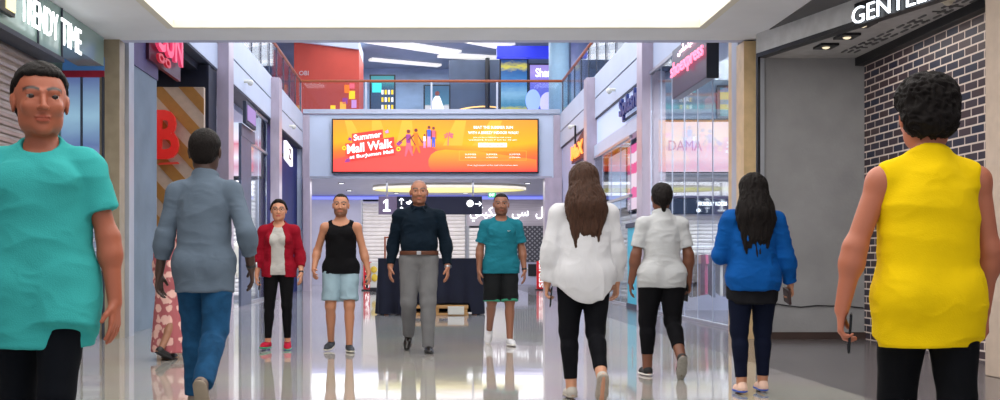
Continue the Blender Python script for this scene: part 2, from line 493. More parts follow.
        tb = wr + (d * .022 + t * .024) * H; dv = nrm(d * .72 + t * .62 + nn * .35); m = tb + dv * .042 * H; dv2 = nrm(d * .9 + t * .3 + nn * (.3 + curl * .4))
        F.u(cone(wr + d * .01 * H + t * .012 * H, tb + dv * .012 * H, .015 * H, .0145 * H), .012)
        F.u(cone(tb, m, .0135 * H, .0108 * H), .006); F.u(cone(m, m + dv2 * .030 * H, .0108 * H, .0088 * H), .004)
    def head(s, F):
        h = s.hh; g = s.Hd; Rm = s.Rh; E = lambda c, r, k: F.u(ell(g(*c), A3(r) * h, Rm), k)
        F.u(cone(s.nb - A3((0, 0, .012 * s.H)), g(0, .07, -.22), (.030 if s.fem else .036) * s.H, (.027 if s.fem else .032) * s.H), .03)
        E((0, .06, .13), (.335, .41, .365), .02)
        E((0, -.06, -.10), (.285, .31, .34), .03)
        E((0, -.12, -.33), (.20, .20, .13), .03)
        E((0, -.26, -.405), (.095, .085, .07), .02)
        for sd in (1, -1):
            E((sd * .17, -.02, -.27), (.10, .16, .13), .03)
            E((sd * .16, -.27, -.10), (.10, .09, .09), .025)
            F.sub(ell(g(sd * .145, -.425, .035), A3((.085, .06, .040)) * h, Rm), .016)
            F.u(cone(g(sd * .075, -.352, .066), g(sd * .215, -.325, .060), .016 * h, .014 * h), .006)
            F.u(cone(g(sd * .085, -.352, -.002), g(sd * .205, -.325, .004), .012 * h, .012 * h), .006)
            F.u(cone(g(sd * .05, -.365, .105), g(sd * .21, -.315, .115), .03 * h, .026 * h), .012)
            E((sd * .345, .05, -.03), (.03, .085, .135), .008)
            E((sd * .365, .085, .02), (.025, .05, .08), .006)
            E((sd * .045, -.405, -.125), (.035, .04, .03), .006)
        F.u(cone(g(0, -.35, .075), g(0, -.455, -.115), .028 * h, .043 * h), .010)
        E((0, -.355, -.235), (.105, .035, .022), .006)
        E((0, -.35, -.285), (.09, .035, .025), .006)
    def foot_body(s, F, n):
        H = s.H; an = s.J['leg' + n][2]; fd, up, side = s.J['foot' + n]; so = an - up * s.hA
        F.u(cone(an - up * .02 * H - fd * .012 * H, so + fd * .075 * H + up * .016 * H, .019 * H, .014 * H), .02)
        F.u(cone(so + up * .018 * H - fd * .02 * H, so + up * .014 * H + fd * .09 * H, .014 * H, .011 * H), .02)
    def body(s, parent, skin, tone, lips=None, stubble=None, brow=(.02, .013, .01), scalp=None):
        F = Field(s.v)
        s.torso(F)
        s.head(F)
        for n in 'LR': s.leg(F, n); s.foot_body(F, n)
        for n in 'LR': s.arm(F, n); s.hand(F, n)
        V, Q = F.mesh()
        col = np.tile(A3(tone), (len(V), 1))
        L = ((V - s.hc) @ s.Rh) / s.hh
        def blend(c, wgt):
            nonlocal col; wgt = np.clip(wgt, 0, 1)[:, None]; col = col * (1 - wgt) + A3(c) * wgt
        ish = np.linalg.norm(L, axis=1) < .75
        if scalp is not None:
            q = L[:, 2] - .20 + np.clip(-L[:, 1], -1, .33) * -.55
            blend(scalp, ish * np.clip(q / .08, 0, 1) * .8)
        if stubble is not None:
            q = np.clip((-.14 - L[:, 2]) / .06, 0, 1) * np.clip((.02 - L[:, 1]) / .1, 0, 1)
            q2 = 1 - np.clip(1 - (np.hypot(L[:, 0] / .16, (L[:, 2] + .26) / .05) - .7) / .3, 0, 1) * .8
            blend(stubble[0], ish * q * q2 * stubble[1] * (L[:, 2] > -.5))
        d = np.hypot(L[:, 0] / .115, (L[:, 2] + .26) / .045)
        blend(lips or tuple(A3(tone) * A3((.95, .55, .55))), ish * (L[:, 1] < -.30) * np.clip((1.1 - d) / .25, 0, 1) * .8)
        for sd in (1, -1):
            x = L[:, 0] * sd; z = L[:, 2] - (.118 + .03 * np.sin(np.clip((x - .05) / .2, 0, 1) * 3))
            blend(brow, ish * (L[:, 1] < -.2) * (x > .045) * (x < .25) * np.clip(1.5 - np.abs(z) / .024, 0, 1))
        o = vq_mesh('body', V, Q, skin, parent, col)
        return o
    def eyes(s, parent, m):
        h = s.hh
        for sd in (1, -1):
            c = s.Hd(sd * .145, -.300, .033); r = .060 * h
            mb = MB(); mb.sph((0, 0, 0), r, n=16)
            # iris and pupil as a cap facing forward
            me = mb.build('eye', [m[0], m[1]], parent)
            me.location = c
            f = s.Rh @ A3((0, -1, 0))
            for p in me.data.polygons:
                p.use_smooth = True
                if A3(p.center) @ f > r * .66: p.material_index = 1
    # ------------------------------------------------------------ garments
    def neck_hole(s, F, r=.041, v=0., drop=.0):
        H = s.H
        a = s.T(0, -.004, .300 - drop); b = s.T(0, -.012, .42)
        F.sub(cone(a, b, r * H, (r + .012) * H), .008)
        if v: F.sub(cone(s.T(0, -.10, .29 - v), s.T(0, -.075, .32), .004 * H, r * .95 * H), .004)
    def collar(s, F, hgt=1.5, gap=True, r=.043):
        H = s.H; c = s.T(0, -.006, .318)
        Rm = rotm(0, s.lean + .28)
        F.u(ring(c, Rm, r * H, .0048 * H, 1.08, hgt * 1.6), .006)
        for sd in (1, -1):
            F.u(cone(s.T(sd * .018, -.052, .312), s.T(sd * .04, -.063, .285), .006 * H, .003 * H), .005)
        if gap: F.sub(cone(s.T(0, -.09, .262), s.T(0, -.065, .345), .003 * H, .028 * H), .004)
    def top(s, name, m, parent, e=.010, t=.55, e2=.018, hem=-.03, drape=None, neck=.041, v=0., collar=False, amp=.004, sc=(9, 9, 15), seed=0,
            extra=None, k=.05, amp2=0., gapfront=None, sq=.7, hemf=None, vx=None, pe=None):
        H = s.H; F = Field(vx or s.v)
        s.torso(F, e, k, wz=1.2)
        if drape:
            F.u(cone(s.T(0, .0, .16), s.T(0, .002, hem - .02), drape[0] * H, drape[1] * H, sq=((0, 1, 0), sq)), .05)
        if pe is not None:
            for n in 'LR': s.leg(F, n, pe, .4, pe, k=.04)
        if hemf: F.cutf(hemf)
        else:
            nz = s.Rt @ A3((0, 0, -1)); F.cut(nz, nz @ s.T(0, 0, hem))
        for n in 'LR':
            tt = t if not isinstance(t, dict) else t[n]
            if tt: s.arm(F, n, e, tt, e2)
        if neck < .05: F.u(cone(s.T(0, .016, .27), s.T(0, .008, .315), .046 * H + e * .5, .036 * H + .006), .03)
        s.neck_hole(F, neck, v)
        if collar: s.collar(F)
        if extra: extra(F)
        V, Q = F.mesh()
        V, Q = folds(V, Q, amp, sc, seed, amp2)
        V, Q = folds(V, Q, amp * .3, (sc[0] * 2.1, sc[1] * 2.1, sc[2] * 2.3), seed + 40)
        return vq_mesh(name, V, Q, m, parent)
    def pants(s, name, m, parent, e=.008, t=1.92, e2=.012, waist=.055, amp=.003, sc=(10, 10, 9), seed=3, seat=.0, k=.025, extra=None, amp2=0.):
        H = s.H; F = Field(s.v)
        e_ = e; e = min(e, .010)
        F.u(ell(s.T(0, .004, .01), (.092 * H * s.hipw * s.w + e, .062 * H * s.w + e + seat, .065 * H + e), s.Rt), .05)
        F.u(ell(s.T(0, 0, .07), (.080 * H * s.w * (.9 if s.fem else 1) + e, (.057 + s.belly * .5) * H * s.w + e, .07 * H), s.Rt), .05)
        for sd in (1, -1): F.u(ell(s.T(sd * .043 * s.hipw, .03, -.012), (.048 * H + e, .045 * H + e + seat, .05 * H + e)), .04)
        e = e_
        for n in 'LR': s.leg(F, n, e, t, e2, k)
        nz = s.Rt @ A3((0, 0, 1)); F.cut(nz, nz @ s.T(0, 0, waist))
        if extra: extra(F)
        V, Q = F.mesh(); V, Q = folds(V, Q, amp, sc, seed, amp2)
        return vq_mesh(name, V, Q, m, parent)
    def band(s, name, m, parent, z0, z1, e, drape=None, sq=.7):
        F = Field(min(s.v, .005)); s.torso(F, e, .05, top=False, wz=1.2)
        if s.w: F.u(ell(s.T(0, 0, .07), (.080 * s.H * s.w * (.9 if s.fem else 1) + e, (.057 + s.belly * .5) * s.H * s.w + e, .07 * s.H), s.Rt), .05)
        nz = s.Rt @ A3((0, 0, 1)); F.cut(nz, nz @ s.T(0, 0, z1)); F.cut(-nz, -nz @ s.T(0, 0, z0))
        V, Q = F.mesh(); return vq_mesh(name, V, Q, m, parent)
    def shoe(s, n, mu, ms, parent, high=0., slim=1., heel=0., name='shoe', lace=None, th=.0085):
        H = s.H; an = s.J['leg' + n][2]; fd, up, side = s.J['foot' + n]; so = an - up * s.hA
        P = lambda f, u, x=0.: so + (fd * f + up * u + side * x) * H
        F = Field(.0045)
        F.u(cone(P(-.012, .026), P(.06, .02), .0225 * H * slim, .0225 * H * slim), .02)
        F.u(cone(P(.06, .02), P(.098, .014), .0235 * H * slim, .0165 * H * slim, sq=(up, .8)), .02)
        F.u(cone(P(-.012, .026), P(0., .045 + high), .021 * H * slim, .0215 * H * slim, flat=True), .015)
        F.cut(-up, -up @ P(0, th * .7))
        V, Q = F.mesh(); o = vq_mesh(name, V, Q, mu, parent)
        F = Field(.0045)
        F.u(cone(P(-.012, th), P(.065, th), .0245 * H * slim, .027 * H * slim, sq=(up, .33)), .005)
        F.u(cone(P(.06, th), P(.100, th + .002), .0265 * H * slim, .019 * H * slim, sq=(up, .36)), .01)
        V, Q = F.mesh(); so_ = vq_mesh('sole', V, Q, ms, o)
        if lace is not None:
            mb = MB()
            for i in range(4):
                f = .035 + i * .013; u = .0445 - i * .0035
                mb.cyl(P(f, u, -.011), P(f + .003, u + .002, 0), .0016 * H, n=6); mb.cyl(P(f + .003, u + .002, 0), P(f, u, .011), .0016 * H, n=6)
            mb.build('laces', lace, o)
        return o
    # ------------------------------------------------------------ hair
    def hair_mesh(s, m, parent, fn, amp=.004, sc=(60, 60, 6), seed=5, name='hair', v=None, world=True):
        F = Field(v or s.v); fn(F)
        V, Q = F.mesh(); V, Q = folds(V, Q, amp, sc, seed)
        return vq_mesh(name, V, Q, m, parent)
    def cap(s, F, th=.03, line=.27, nape=-.12, side=-.02):
        """short hair: a shell over the skull with the face and ears left free"""
        h = s.hh; Rm = s.Rh
        F.u(ell(s.Hd(0, .065, .14), A3((.335 + th, .41 + th, .37 + th)) * h, Rm), .01)
        F.u(ell(s.Hd(0, .17, -.08), A3((.26 + th, .25 + th, .25)) * h, Rm), .02)
        F.sub(rbox(s.Hd(0, -.55 - .0, line - .6), A3((.6, .42, .6)) * h, Rm, .05 * h), .03)
        F.sub(rbox(s.Hd(0, -.35, side - .5 + .1), A3((.6, .40, .5)) * h, Rm, .05 * h), .03)
        z = s.Rh @ A3((0, 0, -1)); F.cut(z, z @ s.Hd(0, 0, nape))
# ---------------------------------------------------------------- place: camera frame numbers
def PX(px, Y): return (px - 426) / 1100. * Y
def PZ(py, Y): return 1 + (261 - py) / 1100. * Y
XL, XR = -4.1, 4.47
MY = [14.2, 21.65, 29.1, 36.6]
HC = 3.85      # near ceiling
# materials
M_ceil = mat('ceiling_paint', srgb(236, 236, 238), .7, noise=.03, scale=2)
M_cream = mat('cream_trim', srgb(232, 226, 208), .6, noise=.03, scale=3)
M_white = mat('white_panel', srgb(203, 211, 224), .45, noise=.03, scale=1.5)
M_white2 = mat('lilac_panel', srgb(196, 198, 222), .5, noise=.04, scale=1.5)
M_dark = mat('dark_groove', srgb(60, 66, 80), .6, noise=.1)
M_col = mat('pink_marble', srgb(188, 172, 180), .3, noise=.10, scale=5, stretch=(1, 1, .4))
M_tan = mat('tan_marble', srgb(214, 184, 138), .4, noise=.14, scale=6, bump=.1)
M_grey = mat('grey_marble', srgb(172, 176, 184), .35, noise=.10, scale=3, stretch=(1, 1, .5))
M_conc = mat('grey_plaster', srgb(158, 158, 160), .8, noise=.09, scale=2.5, bump=.2, bscale=30)
M_conc2 = mat('blue_grey_plaster', srgb(116, 130, 140), .75, noise=.12, scale=2, bump=.15, bscale=25)
M_beam = mat('beam_plaster', srgb(200, 200, 202), .8, noise=.10, scale=6, bump=.3, bscale=40)
M_black = mat('black_metal', srgb(26, 27, 32), .4, noise=.1)
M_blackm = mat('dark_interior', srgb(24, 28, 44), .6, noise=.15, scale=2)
M_navy = mat('navy_panel', srgb(8, 32, 104), .7, noise=.12, scale=1.5)
M_alu = mat('aluminium', srgb(190, 192, 198), .35, .8, noise=.04)
M_shut = mat('shutter_metal', srgb(232, 226, 222), .45, .05, noise=.06, scale=3)
M_wood = mat('wood_handrail', srgb(168, 84, 40), .35, noise=.2, scale=12, stretch=(1, 6, 6))
M_gl = glass('glass_clear', (.92, .96, .98))
M_mull = mat('mullion_pale', srgb(196, 200, 214), .4, noise=.04)
M_glg = glass('glass_green', (.62, .78, .74), .05)
M_green = mat('green_fascia', srgb(140, 168, 160), .25, noise=.05, scale=2, coat=.3)
M_em = glow('tray_light', srgb(255, 252, 248), 2.0)
M_emy = glow('oval_light', srgb(246, 238, 150), .7)
M_letter = glow('white_letter', srgb(250, 252, 255), 1.6)

def tile_floor():
    m, nt, b = _nt('polished_tiles'); L = nt.links
    tc = nt.nodes.new('ShaderNodeTexCoord')
    br = nt.nodes.new('ShaderNodeTexBrick'); br.offset = 0; br.squash = 1
    br.inputs['Scale'].default_value = 1; br.inputs['Brick Width'].default_value = .8; br.inputs['Row Height'].default_value = .8
    br.inputs['Mortar Size'].default_value = .003; br.inputs['Mortar Smooth'].default_value = .1
    br.inputs['Color1'].default_value = (*srgb(182, 177, 168), 1); br.inputs['Color2'].default_value = (*srgb(172, 169, 163), 1)
    br.inputs['Mortar'].default_value = (*srgb(140, 138, 134), 1)
    L.new(tc.outputs['Object'], br.inputs['Vector'])
    nz = nt.nodes.new('ShaderNodeTexNoise'); nz.inputs['Scale'].default_value = 1.2; nz.inputs['Detail'].default_value = 6
    L.new(tc.outputs['Object'], nz.inputs['Vector'])
    mx = nt.nodes.new('ShaderNodeMix'); mx.data_type = 'RGBA'; mx.blend_type = 'MULTIPLY'; mx.inputs[0].default_value = .35
    L.new(br.outputs['Color'], mx.inputs[6]); L.new(nz.outputs['Color'], mx.inputs[7])
    L.new(mx.outputs[2], b.inputs['Base Color'])
    b.inputs['Roughness'].default_value = .05; b.inputs['Specular IOR Level'].default_value = .9
    b.inputs['IOR'].default_value = 2.1
    bp = nt.nodes.new('ShaderNodeBump'); bp.inputs['Strength'].default_value = .035; bp.inputs['Distance'].default_value = .02
    n2 = nt.nodes.new('ShaderNodeTexNoise'); n2.inputs['Scale'].default_value = 1.6
    L.new(tc.outputs['Object'], n2.inputs['Vector']); L.new(n2.outputs['Fac'], bp.inputs['Height']); L.new(bp.outputs[0], b.inputs['Normal'])
    return m
M_floor = tile_floor()
M_stone = mat('dark_stone_floor', srgb(98, 94, 96), .16, noise=.22, scale=3, spec=.6, stretch=(1, .3, 1))
M_flr2 = mat('carpet_grey', srgb(120, 116, 114), .6, noise=.1)
def brick():
    m, nt, b = _nt('dark_brick'); L = nt.links
    tc = nt.nodes.new('ShaderNodeTexCoord'); sx = nt.nodes.new('ShaderNodeSeparateXYZ'); cb = nt.nodes.new('ShaderNodeCombineXYZ')
    L.new(tc.outputs['Object'], sx.inputs[0]); L.new(sx.outputs['Y'], cb.inputs['X']); L.new(sx.outputs['Z'], cb.inputs['Y'])
    br = nt.nodes.new('ShaderNodeTexBrick'); br.inputs['Scale'].default_value = 1
    br.inputs['Brick Width'].default_value = .27; br.inputs['Row Height'].default_value = .092; br.inputs['Mortar Size'].default_value = .010
    br.inputs['Mortar Smooth'].default_value = .2; br.inputs['Bias'].default_value = -.1
    br.inputs['Color1'].default_value = (*srgb(40, 44, 66), 1); br.inputs['Color2'].default_value = (*srgb(78, 58, 60), 1)
    br.inputs['Mortar'].default_value = (*srgb(232, 214, 204), 1)
    L.new(cb.outputs[0], br.inputs['Vector']); L.new(br.outputs['Color'], b.inputs['Base Color'])
    bp = nt.nodes.new('ShaderNodeBump'); bp.inputs['Strength'].default_value = .6; bp.inputs['Distance'].default_value = .01; bp.invert = True
    L.new(br.outputs['Fac'], bp.inputs['Height']); L.new(bp.outputs[0], b.inputs['Normal'])
    b.inputs['Roughness'].default_value = .5
    return m
M_brick = brick()

# ---------------------------------------------------------------- floor, ceilings
mb = MB(); mb.box(-8.5, -3, -.2, 3.22, 52, 0); struct('floor', mb, M_floor)
mb = MB(); mb.box(3.22, -3, -.2, 9, 52, 0); struct('trim_1', mb, M_stone)
# near ceiling with the recessed light tray
TX0, TX1, TY0, TY1 = -3.12, 3.37, 1.2, 13.35
mb = MB()
mb.box(-8.5, -3, HC, TX0, 14.2, HC + .12); mb.box(TX1, -3, HC, 9, 14.2, HC + .12)
mb.box(TX0, TY1, HC, TX1, 14.2, HC + .12); mb.box(TX0, -3, HC, TX1, TY0, HC + .12)
struct('ceiling', mb, M_ceil)
mb = MB()
w_ = .07
for (a, b_, c, d) in ((TX0 - .02, TY0, TX0 + w_, TY1), (TX1 - w_, TY0, TX1 + .02, TY1), (TX0 + w_, TY1 - w_, TX1 - w_, TY1 + .02), (TX0 + w_, TY0 - .02, TX1 - w_, TY0 + w_)):
    mb.box(a, b_, HC - .03, c, d, HC + .075)
struct('trim_2', mb, M_cream)
mb = MB(); mb.box(TX0, TY0, HC + .122, TX1, TY1, HC + .18)
o = mb.build('tray_light_panel', M_em); tag(o, 'large luminous white ceiling tray above the near walkers', 'ceiling light')
# slab edge over the opening
mb = MB(); mb.box(-8.5, 14.2, HC - .03, XL - .5, 14.5, 10.2); mb.box(-8.5, 14.2, HC - .0, 9, 14.36, 5.9); mb.box(-8.5, 14.2, 5.9, 9, 14.36, 10.2)
struct('wall_front', mb, M_white2)
mb = MB(); mb.box(-.72, 14.185, HC - .0, -.35, 14.2, HC + .0)
# atrium top : a glowing panel in a frame, unseen, added to light the atrium
mb = MB(); mb.box(-9, 14, 10.2, 9.5, 17, 10.4); mb.box(-9, 35, 10.2, 9.5, 53, 10.4); mb.box(-9, 17, 10.2, -3.6, 35, 10.4); mb.box(4, 17, 10.2, 9.5, 35, 10.4)
struct('ceiling_atrium', mb, M_ceil)
mb = MB(); mb.box(-3.6, 17, 10.35, 4, 35, 10.45)
o = mb.build('fill_panel', glow('fill_panel', srgb(232, 240, 255), 1.6)); tag(o, 'long pale light panel added out of view over the atrium behind the bulkhead', 'fill_panel')

# ---------------------------------------------------------------- atrium sides
def fascia(nm, X, out):
    mb = MB()
    d = out * .45
    mb.box(X, 14.36, 4.78, X + d, 36.7, 5.28); mb.box(X, 14.36, 5.32, X + d, 36.7, 5.9)
    struct(nm, mb, M_white)
    mb = MB(); mb.box(X + out * .02, 14.36, 5.26, X + d, 36.7, 5.34); mb.box(X + out * .01, 14.4, 4.74, X + d, 36.7, 4.78); struct(nm.replace('wall', 'trim'), mb, M_dark)
fascia('wall_left_upper', XL, -1); fascia('wall_right_upper', XR, 1)
for o in list(C.objects):
    if o.name.startswith('trim_left') or o.name.startswith('trim_right'): o.name = 'trim_3' if 'left' in o.name else 'trim_4'
# floor slabs and outer walls of the upper level
mb = MB(); mb.box(-8.5, 14.36, 5.6, XL - .45, 36.7, 5.9); mb.box(XR + .45, 14.36, 5.6, 9, 36.7, 5.9); mb.box(-8.5, 36.98, 5.6, 9, 52, 5.9)
struct('floor_upper', mb, M_white2)
mb = MB(); mb.box(-8.7, -3, 0, -8.5, 52, 10.2); struct('wall_left', mb, M_white2)
mb = MB(); mb.box(9, -3, 0, 9.2, 52, 10.2); struct('wall_right', mb, M_white2)
mb = MB(); mb.box(-8.5, 51.8, 0, 9, 52, 10.2); struct('wall_back', mb, M_white2)
# columns
n = 5
for Y in MY[1:]:
    for sd, X in ((-1, XL), (1, XR)):
        mb = MB(); inn = X - sd * .22
        if sd < 0: mb.box(X - .02, Y, 0, inn, Y + .55, 5.86, .01)
        else: mb.box(inn, Y, 0, X + .02, Y + .55, 5.86, .01); mb.box(X, Y - .02, 0, X + .24, Y + .3, 4.78)
        struct('trim_%d' % n, mb, M_col); n += 1
# near columns either side of the bulkhead
mb = MB(); mb.box(-4.20, 14.15, 0, PX(119.5, 14.15), 14.4, HC); struct('trim_%d' % n, mb, mat('tan_marble_shaded', srgb(166, 152, 128), .45, noise=.12, scale=6)); n += 1  # same tan marble as opposite, darkened in colour for the shade here
mb = MB(); mb.box(-4.6, 14.5, 0, PX(131, 14.6), 14.75, 5.0); struct('trim_%d' % n, mb, M_grey); n += 1
mb = MB(); mb.box(PX(744, 14.15), 14.15, 0, PX(757, 14.15), 14.5, HC - .02); struct('trim_%d' % n, mb, M_tan); n += 1
mb = MB(); mb.box(PX(757, 14.1), 14.08, 0, PX(764, 14.1), 14.5, HC); struct('trim_%d' % n, mb, M_grey); n += 1
mb = MB(); mb.box(PX(738, 14.5), 14.52, 0, PX(745, 14.5) + .3, 14.8, 5.0); struct('trim_%d' % n, mb, M_grey); n += 1
mb = MB(); mb.box(PX(732.5, 14.9), 14.82, 0, PX(739, 14.9), 15.1, 5.0); struct('trim_%d' % n, mb, M_tan); n += 1

# balustrades of the upper level
def balustrade(label, a, b, step):
    a = Vector(a); b = Vector(b); t = thing('balustrade', label, 'railing', tuple(a)); d = b - a; L_ = d.length; d.normalize()
    q = LocalMB(t); q.cyl(a + Vector((0, 0, 1.12)), b + Vector((0, 0, 1.12)), .045, n=12); q.build('handrail', M_wood)
    s = Vector((-d.y, d.x, 0)) * .012
    k = int(round(L_ / step))
    for i in range(k + 1):
        p = a + d * (L_ * i / k); q = LocalMB(t); w2 = d * .03; n2 = Vector((-d.y, d.x, 0)) * .02
        q.prism([p - w2 - n2, p + w2 - n2, p + w2 + n2, p - w2 + n2], (0, 0, 1.1)); q.build('post', M_alu if abs(d.x) > .5 else M_dark)
    for i in range(k):
        p0 = a + d * (L_ * i / k + .05); p1 = a + d * (L_ * (i + 1) / k - .05); q = LocalMB(t)
        q.prism([p0 - s + Vector((0, 0, .06)), p1 - s + Vector((0, 0, .06)), p1 + s + Vector((0, 0, .06)), p0 + s + Vector((0, 0, .06))], (0, 0, .98)); q.build('glass_panel', M_gl)
    return t
balustrade('glass balustrade with wooden handrail along the left upper gallery', (XL - .1, 14.6, 5.9), (XL - .1, 36.8, 5.9), 1.5)
balustrade('glass balustrade with wooden handrail along the right upper gallery', (XR + .1, 14.6, 5.9), (XR + .1, 36.8, 5.9), 1.5)
balustrade('glass balustrade with orange-brown wooden handrail above the billboard', (XL - .1, 36.8, 5.9), (XR + .1, 36.8, 5.9), 1.95)

# ---------------------------------------------------------------- back wall over the opening
mb = MB(); mb.box(-4.6, 36.7, PZ(178, 36.7), 4.95, 37.0, 5.9); mb.box(-8.5, 36.72, 0, -4.0, 37.0, 5.6); mb.box(4.1, 36.72, 0, 9, 37.0, 5.6)
struct('wall_middle', mb, M_white)
mb = MB(); mb.box(XL + .0, 36.62, PZ(113.5, 36.6), XR, 36.72, PZ(109, 36.6)); mb.box(-4.0, 36.66, PZ(178.5, 36.6), 4.2, 36.72, PZ(176, 36.6)); struct('trim_%d' % n, mb, M_alu); n += 1
mb = MB(); mb.box(PX(303, 36.4), 36.4, 0, PX(310, 36.4), 37, PZ(178, 36.5)); mb.box(PX(545, 36.4), 36.4, 0, PX(562, 36.4), 37, PZ(178, 36.5)); struct('trim_%d' % n, mb, M_col); n += 1
# far hall
mb = MB(); mb.box(-8.5, 37, 3.77, 9, 51.8, 3.9); struct('ceiling_hall', mb, M_white2)
YF = 46.5
mb = MB(); mb.box(-8.5, YF, 0, PX(362, YF), YF + .2, 3.77); struct('wall_hall_left', mb, mat('lilac_marble', srgb(186, 186, 206), .35, noise=.12, scale=1.2)); 
mb = MB(); mb.box(PX(549, YF), YF, 0, 9, YF + .2, 3.77); struct('wall_hall_right', mb, M_white2)
mb = MB(); mb.box(PX(467, YF), YF, PZ(203, YF), PX(549, YF), YF + .2, 3.77); mb.box(PX(362, YF), YF, 3.6, PX(467, YF), YF + .2, 3.77); mb.box(PX(467, YF), YF, 0, PX(549, YF), YF + .2, PZ(262, YF)); struct('wall_hall_middle', mb, M_white2)
mb = MB(); mb.box(-8.5, YF - .12, 3.60, 9, YF - .02, 3.72); o = mb.build('cove_light', glow('blue_led', srgb(140, 150, 245), .7)); tag(o, 'blue light strip glowing along the top of the far wall', 'strip light')
def shutter(label, cat, o3, u, w, h, m, pitch=.1, amp=.02, name='roller_shutter', rails=True, group=None, lines=None):
    """corrugated roller shutter; o3 lower corner, u along the width, slats stacked up z"""
    u = Vector(u).normalized(); nn = Vector((u.y, -u.x, 0))
    t = thing(name, label, cat, tuple(o3), 0, group); k = int(h / pitch)
    mb = MB()
    for i in range(k):
        z = i * pitch
        prof = [(0, 0), (.12, 1), (.55, 1), (.75, .25), (.98, .0)]
        pr = [Vector((0, 0, z + a * pitch)) + nn * amp * b_ for a, b_ in prof] + [Vector((0, 0, z + .98 * pitch)) - nn * amp * .4, Vector((0, 0, z)) - nn * amp * .4]
        mb.prism([tuple(p) for p in pr], tuple(u * w))
    mb.build('curtain', m, t)
    if rails:
        for s in (0, w):
            mb = MB(); p = u * s
            q = [p - u * .04 - nn * .04, p + u * .04 - nn * .04, p + u * .04 + nn * .05, p - u * .04 + nn * .05]
            mb.prism([tuple(v) for v in q], (0, 0, h)); mb.build('guide_rail', M_alu, t)
        mb = MB(); mb.prism([tuple(v) for v in (-nn * .03, nn * .05, nn * .05 + Vector((0, 0, .1)), -nn * .03 + Vector((0, 0, .1)))], tuple(u * w)); mb.build('bottom_bar', M_alu, t)
    return t
shutter('closed pale roller shutter across the far shop behind the hanging sign', 'shutter', (PX(362, YF), YF + .02, 0), (1, 0, 0), PX(467, YF) - PX(362, YF) - .05, 3.6, M_shut, .16, .05)
mb = MB(); x0, x1 = PX(467, YF), PX(549, YF)
# sign header in Arabic
t = thing('shop_sign', 'white Arabic lettering on the striped header of the far shop', 'sign', (x0, YF - .1, PZ(223, YF)))
q = LocalMB(t); q.box(x0, YF - .1, PZ(226, YF), x1, YF, PZ(199, YF)); q.build('board', mat('sign_board_taupe', srgb(176, 168, 176), .6, noise=.15, scale=3, stretch=(.3, 1, 8)))
ar = '\ufef2\ufedc\ufef4\ufedc\ufef3\ufe8d\ufeed  \ufef2\ufeb3  \ufedd\ufe87'
lettering('letters', ar, M_letter, t, (.12, -.05, .06), (1, 0, 0), (0, 0, 1), x1 - x0 - .25, .62, .0, .03)
# lattice grille
gx0, gx1 = PX(514, YF), PX(548, YF)
t = thing('lattice_grille', 'dark latticed grille under the Arabic sign', 'grille', (gx0, YF - .05, PZ(262, YF)))
q = LocalMB(t); q.box(gx0, YF - .03, PZ(262, YF), gx1, YF + .01, PZ(226, YF)); q.build('backing', mat('grille_back', srgb(70, 70, 80), .6, noise=.2))
q = LocalMB(t); z0, z1 = PZ(262, YF), PZ(226, YF)
for i in range(14):
    for j in range(16):
        cx = gx0 + (i + .5) * (gx1 - gx0) / 14; cz = z0 + (j + .5) * (z1 - z0) / 16
        if (i + j) % 2 == 0: q.prism([(cx - .05, YF - .05, cz), (cx, YF - .05, cz + .048), (cx + .05, YF - .05, cz), (cx, YF - .05, cz - .048)], (0, .02, 0))
q.build('lattice', mat('lattice_grey', srgb(150, 150, 156), .5, noise=.05))
shutter('pale roller shutter between the dark table and the latticed grille', 'shutter', (x0 + .05, YF - .05, PZ(262, YF)), (1, 0, 0), gx0 - x0 - .1, PZ(226, YF) - PZ(262, YF), M_shut, .16, .04)
t = thing('wall_panel', 'dark panel on the white wall below the latticed grille', 'panel', (PX(528, YF), YF - .04, PZ(276, YF)))
q = LocalMB(t); q.box(PX(528, YF), YF - .04, PZ(276, YF), PX(538, YF), YF, PZ(264, YF), .01); q.build('plate', M_black)
t = thing('exit_sign', 'small green exit sign hanging from the hall ceiling', 'sign', (PX(492, 42), 42, 3.2))
q = LocalMB(t); q.box(PX(488.5, 42), 41.98, PZ(197.5, 42), PX(496, 42), 42.02, PZ(192.5, 42), .01); q.build('panel', glow('exit_green', srgb(40, 160, 110), .8))
lettering('letters', 'EXIT', M_letter, t, (-.10, -.025, PZ(196.3, 42) - 3.2), (1, 0, 0), (0, 0, 1), .2, .1, .01, .01)
q = LocalMB(t); q.cyl((PX(492, 42), 42, PZ(192.5, 42)), (PX(492, 42), 42, 3.77), .01, n=6); q.build('rod', M_alu)
# oval ceiling light
cx, cy, rx, ry = PX(449.5, 40.4), 40.4, 2.75, 1.5
t = thing('oval_ceiling_light', 'large oval ceiling light glowing pale yellow over the hanging sign', 'ceiling light', (cx, cy, 3.77))
mb = MB(); pts = [(math.cos(a) * rx, math.sin(a) * ry, -.16) for a in np.linspace(0, 2 * PI, 49)[:-1]]
mb.prism(pts, (0, 0, .15)); mb.build('diffuser', M_emy, t)
mb = MB()
for i in range(48):
    a, b_ = pts[i], pts[(i + 1) % 48]; s1 = 1.025
    mb.prism([(a[0], a[1], -.18), (b_[0], b_[1], -.18), (b_[0] * s1, b_[1] * s1, -.18), (a[0] * s1, a[1] * s1, -.18)], (0, 0, .18))
mb.build('rim', M_cream, t)
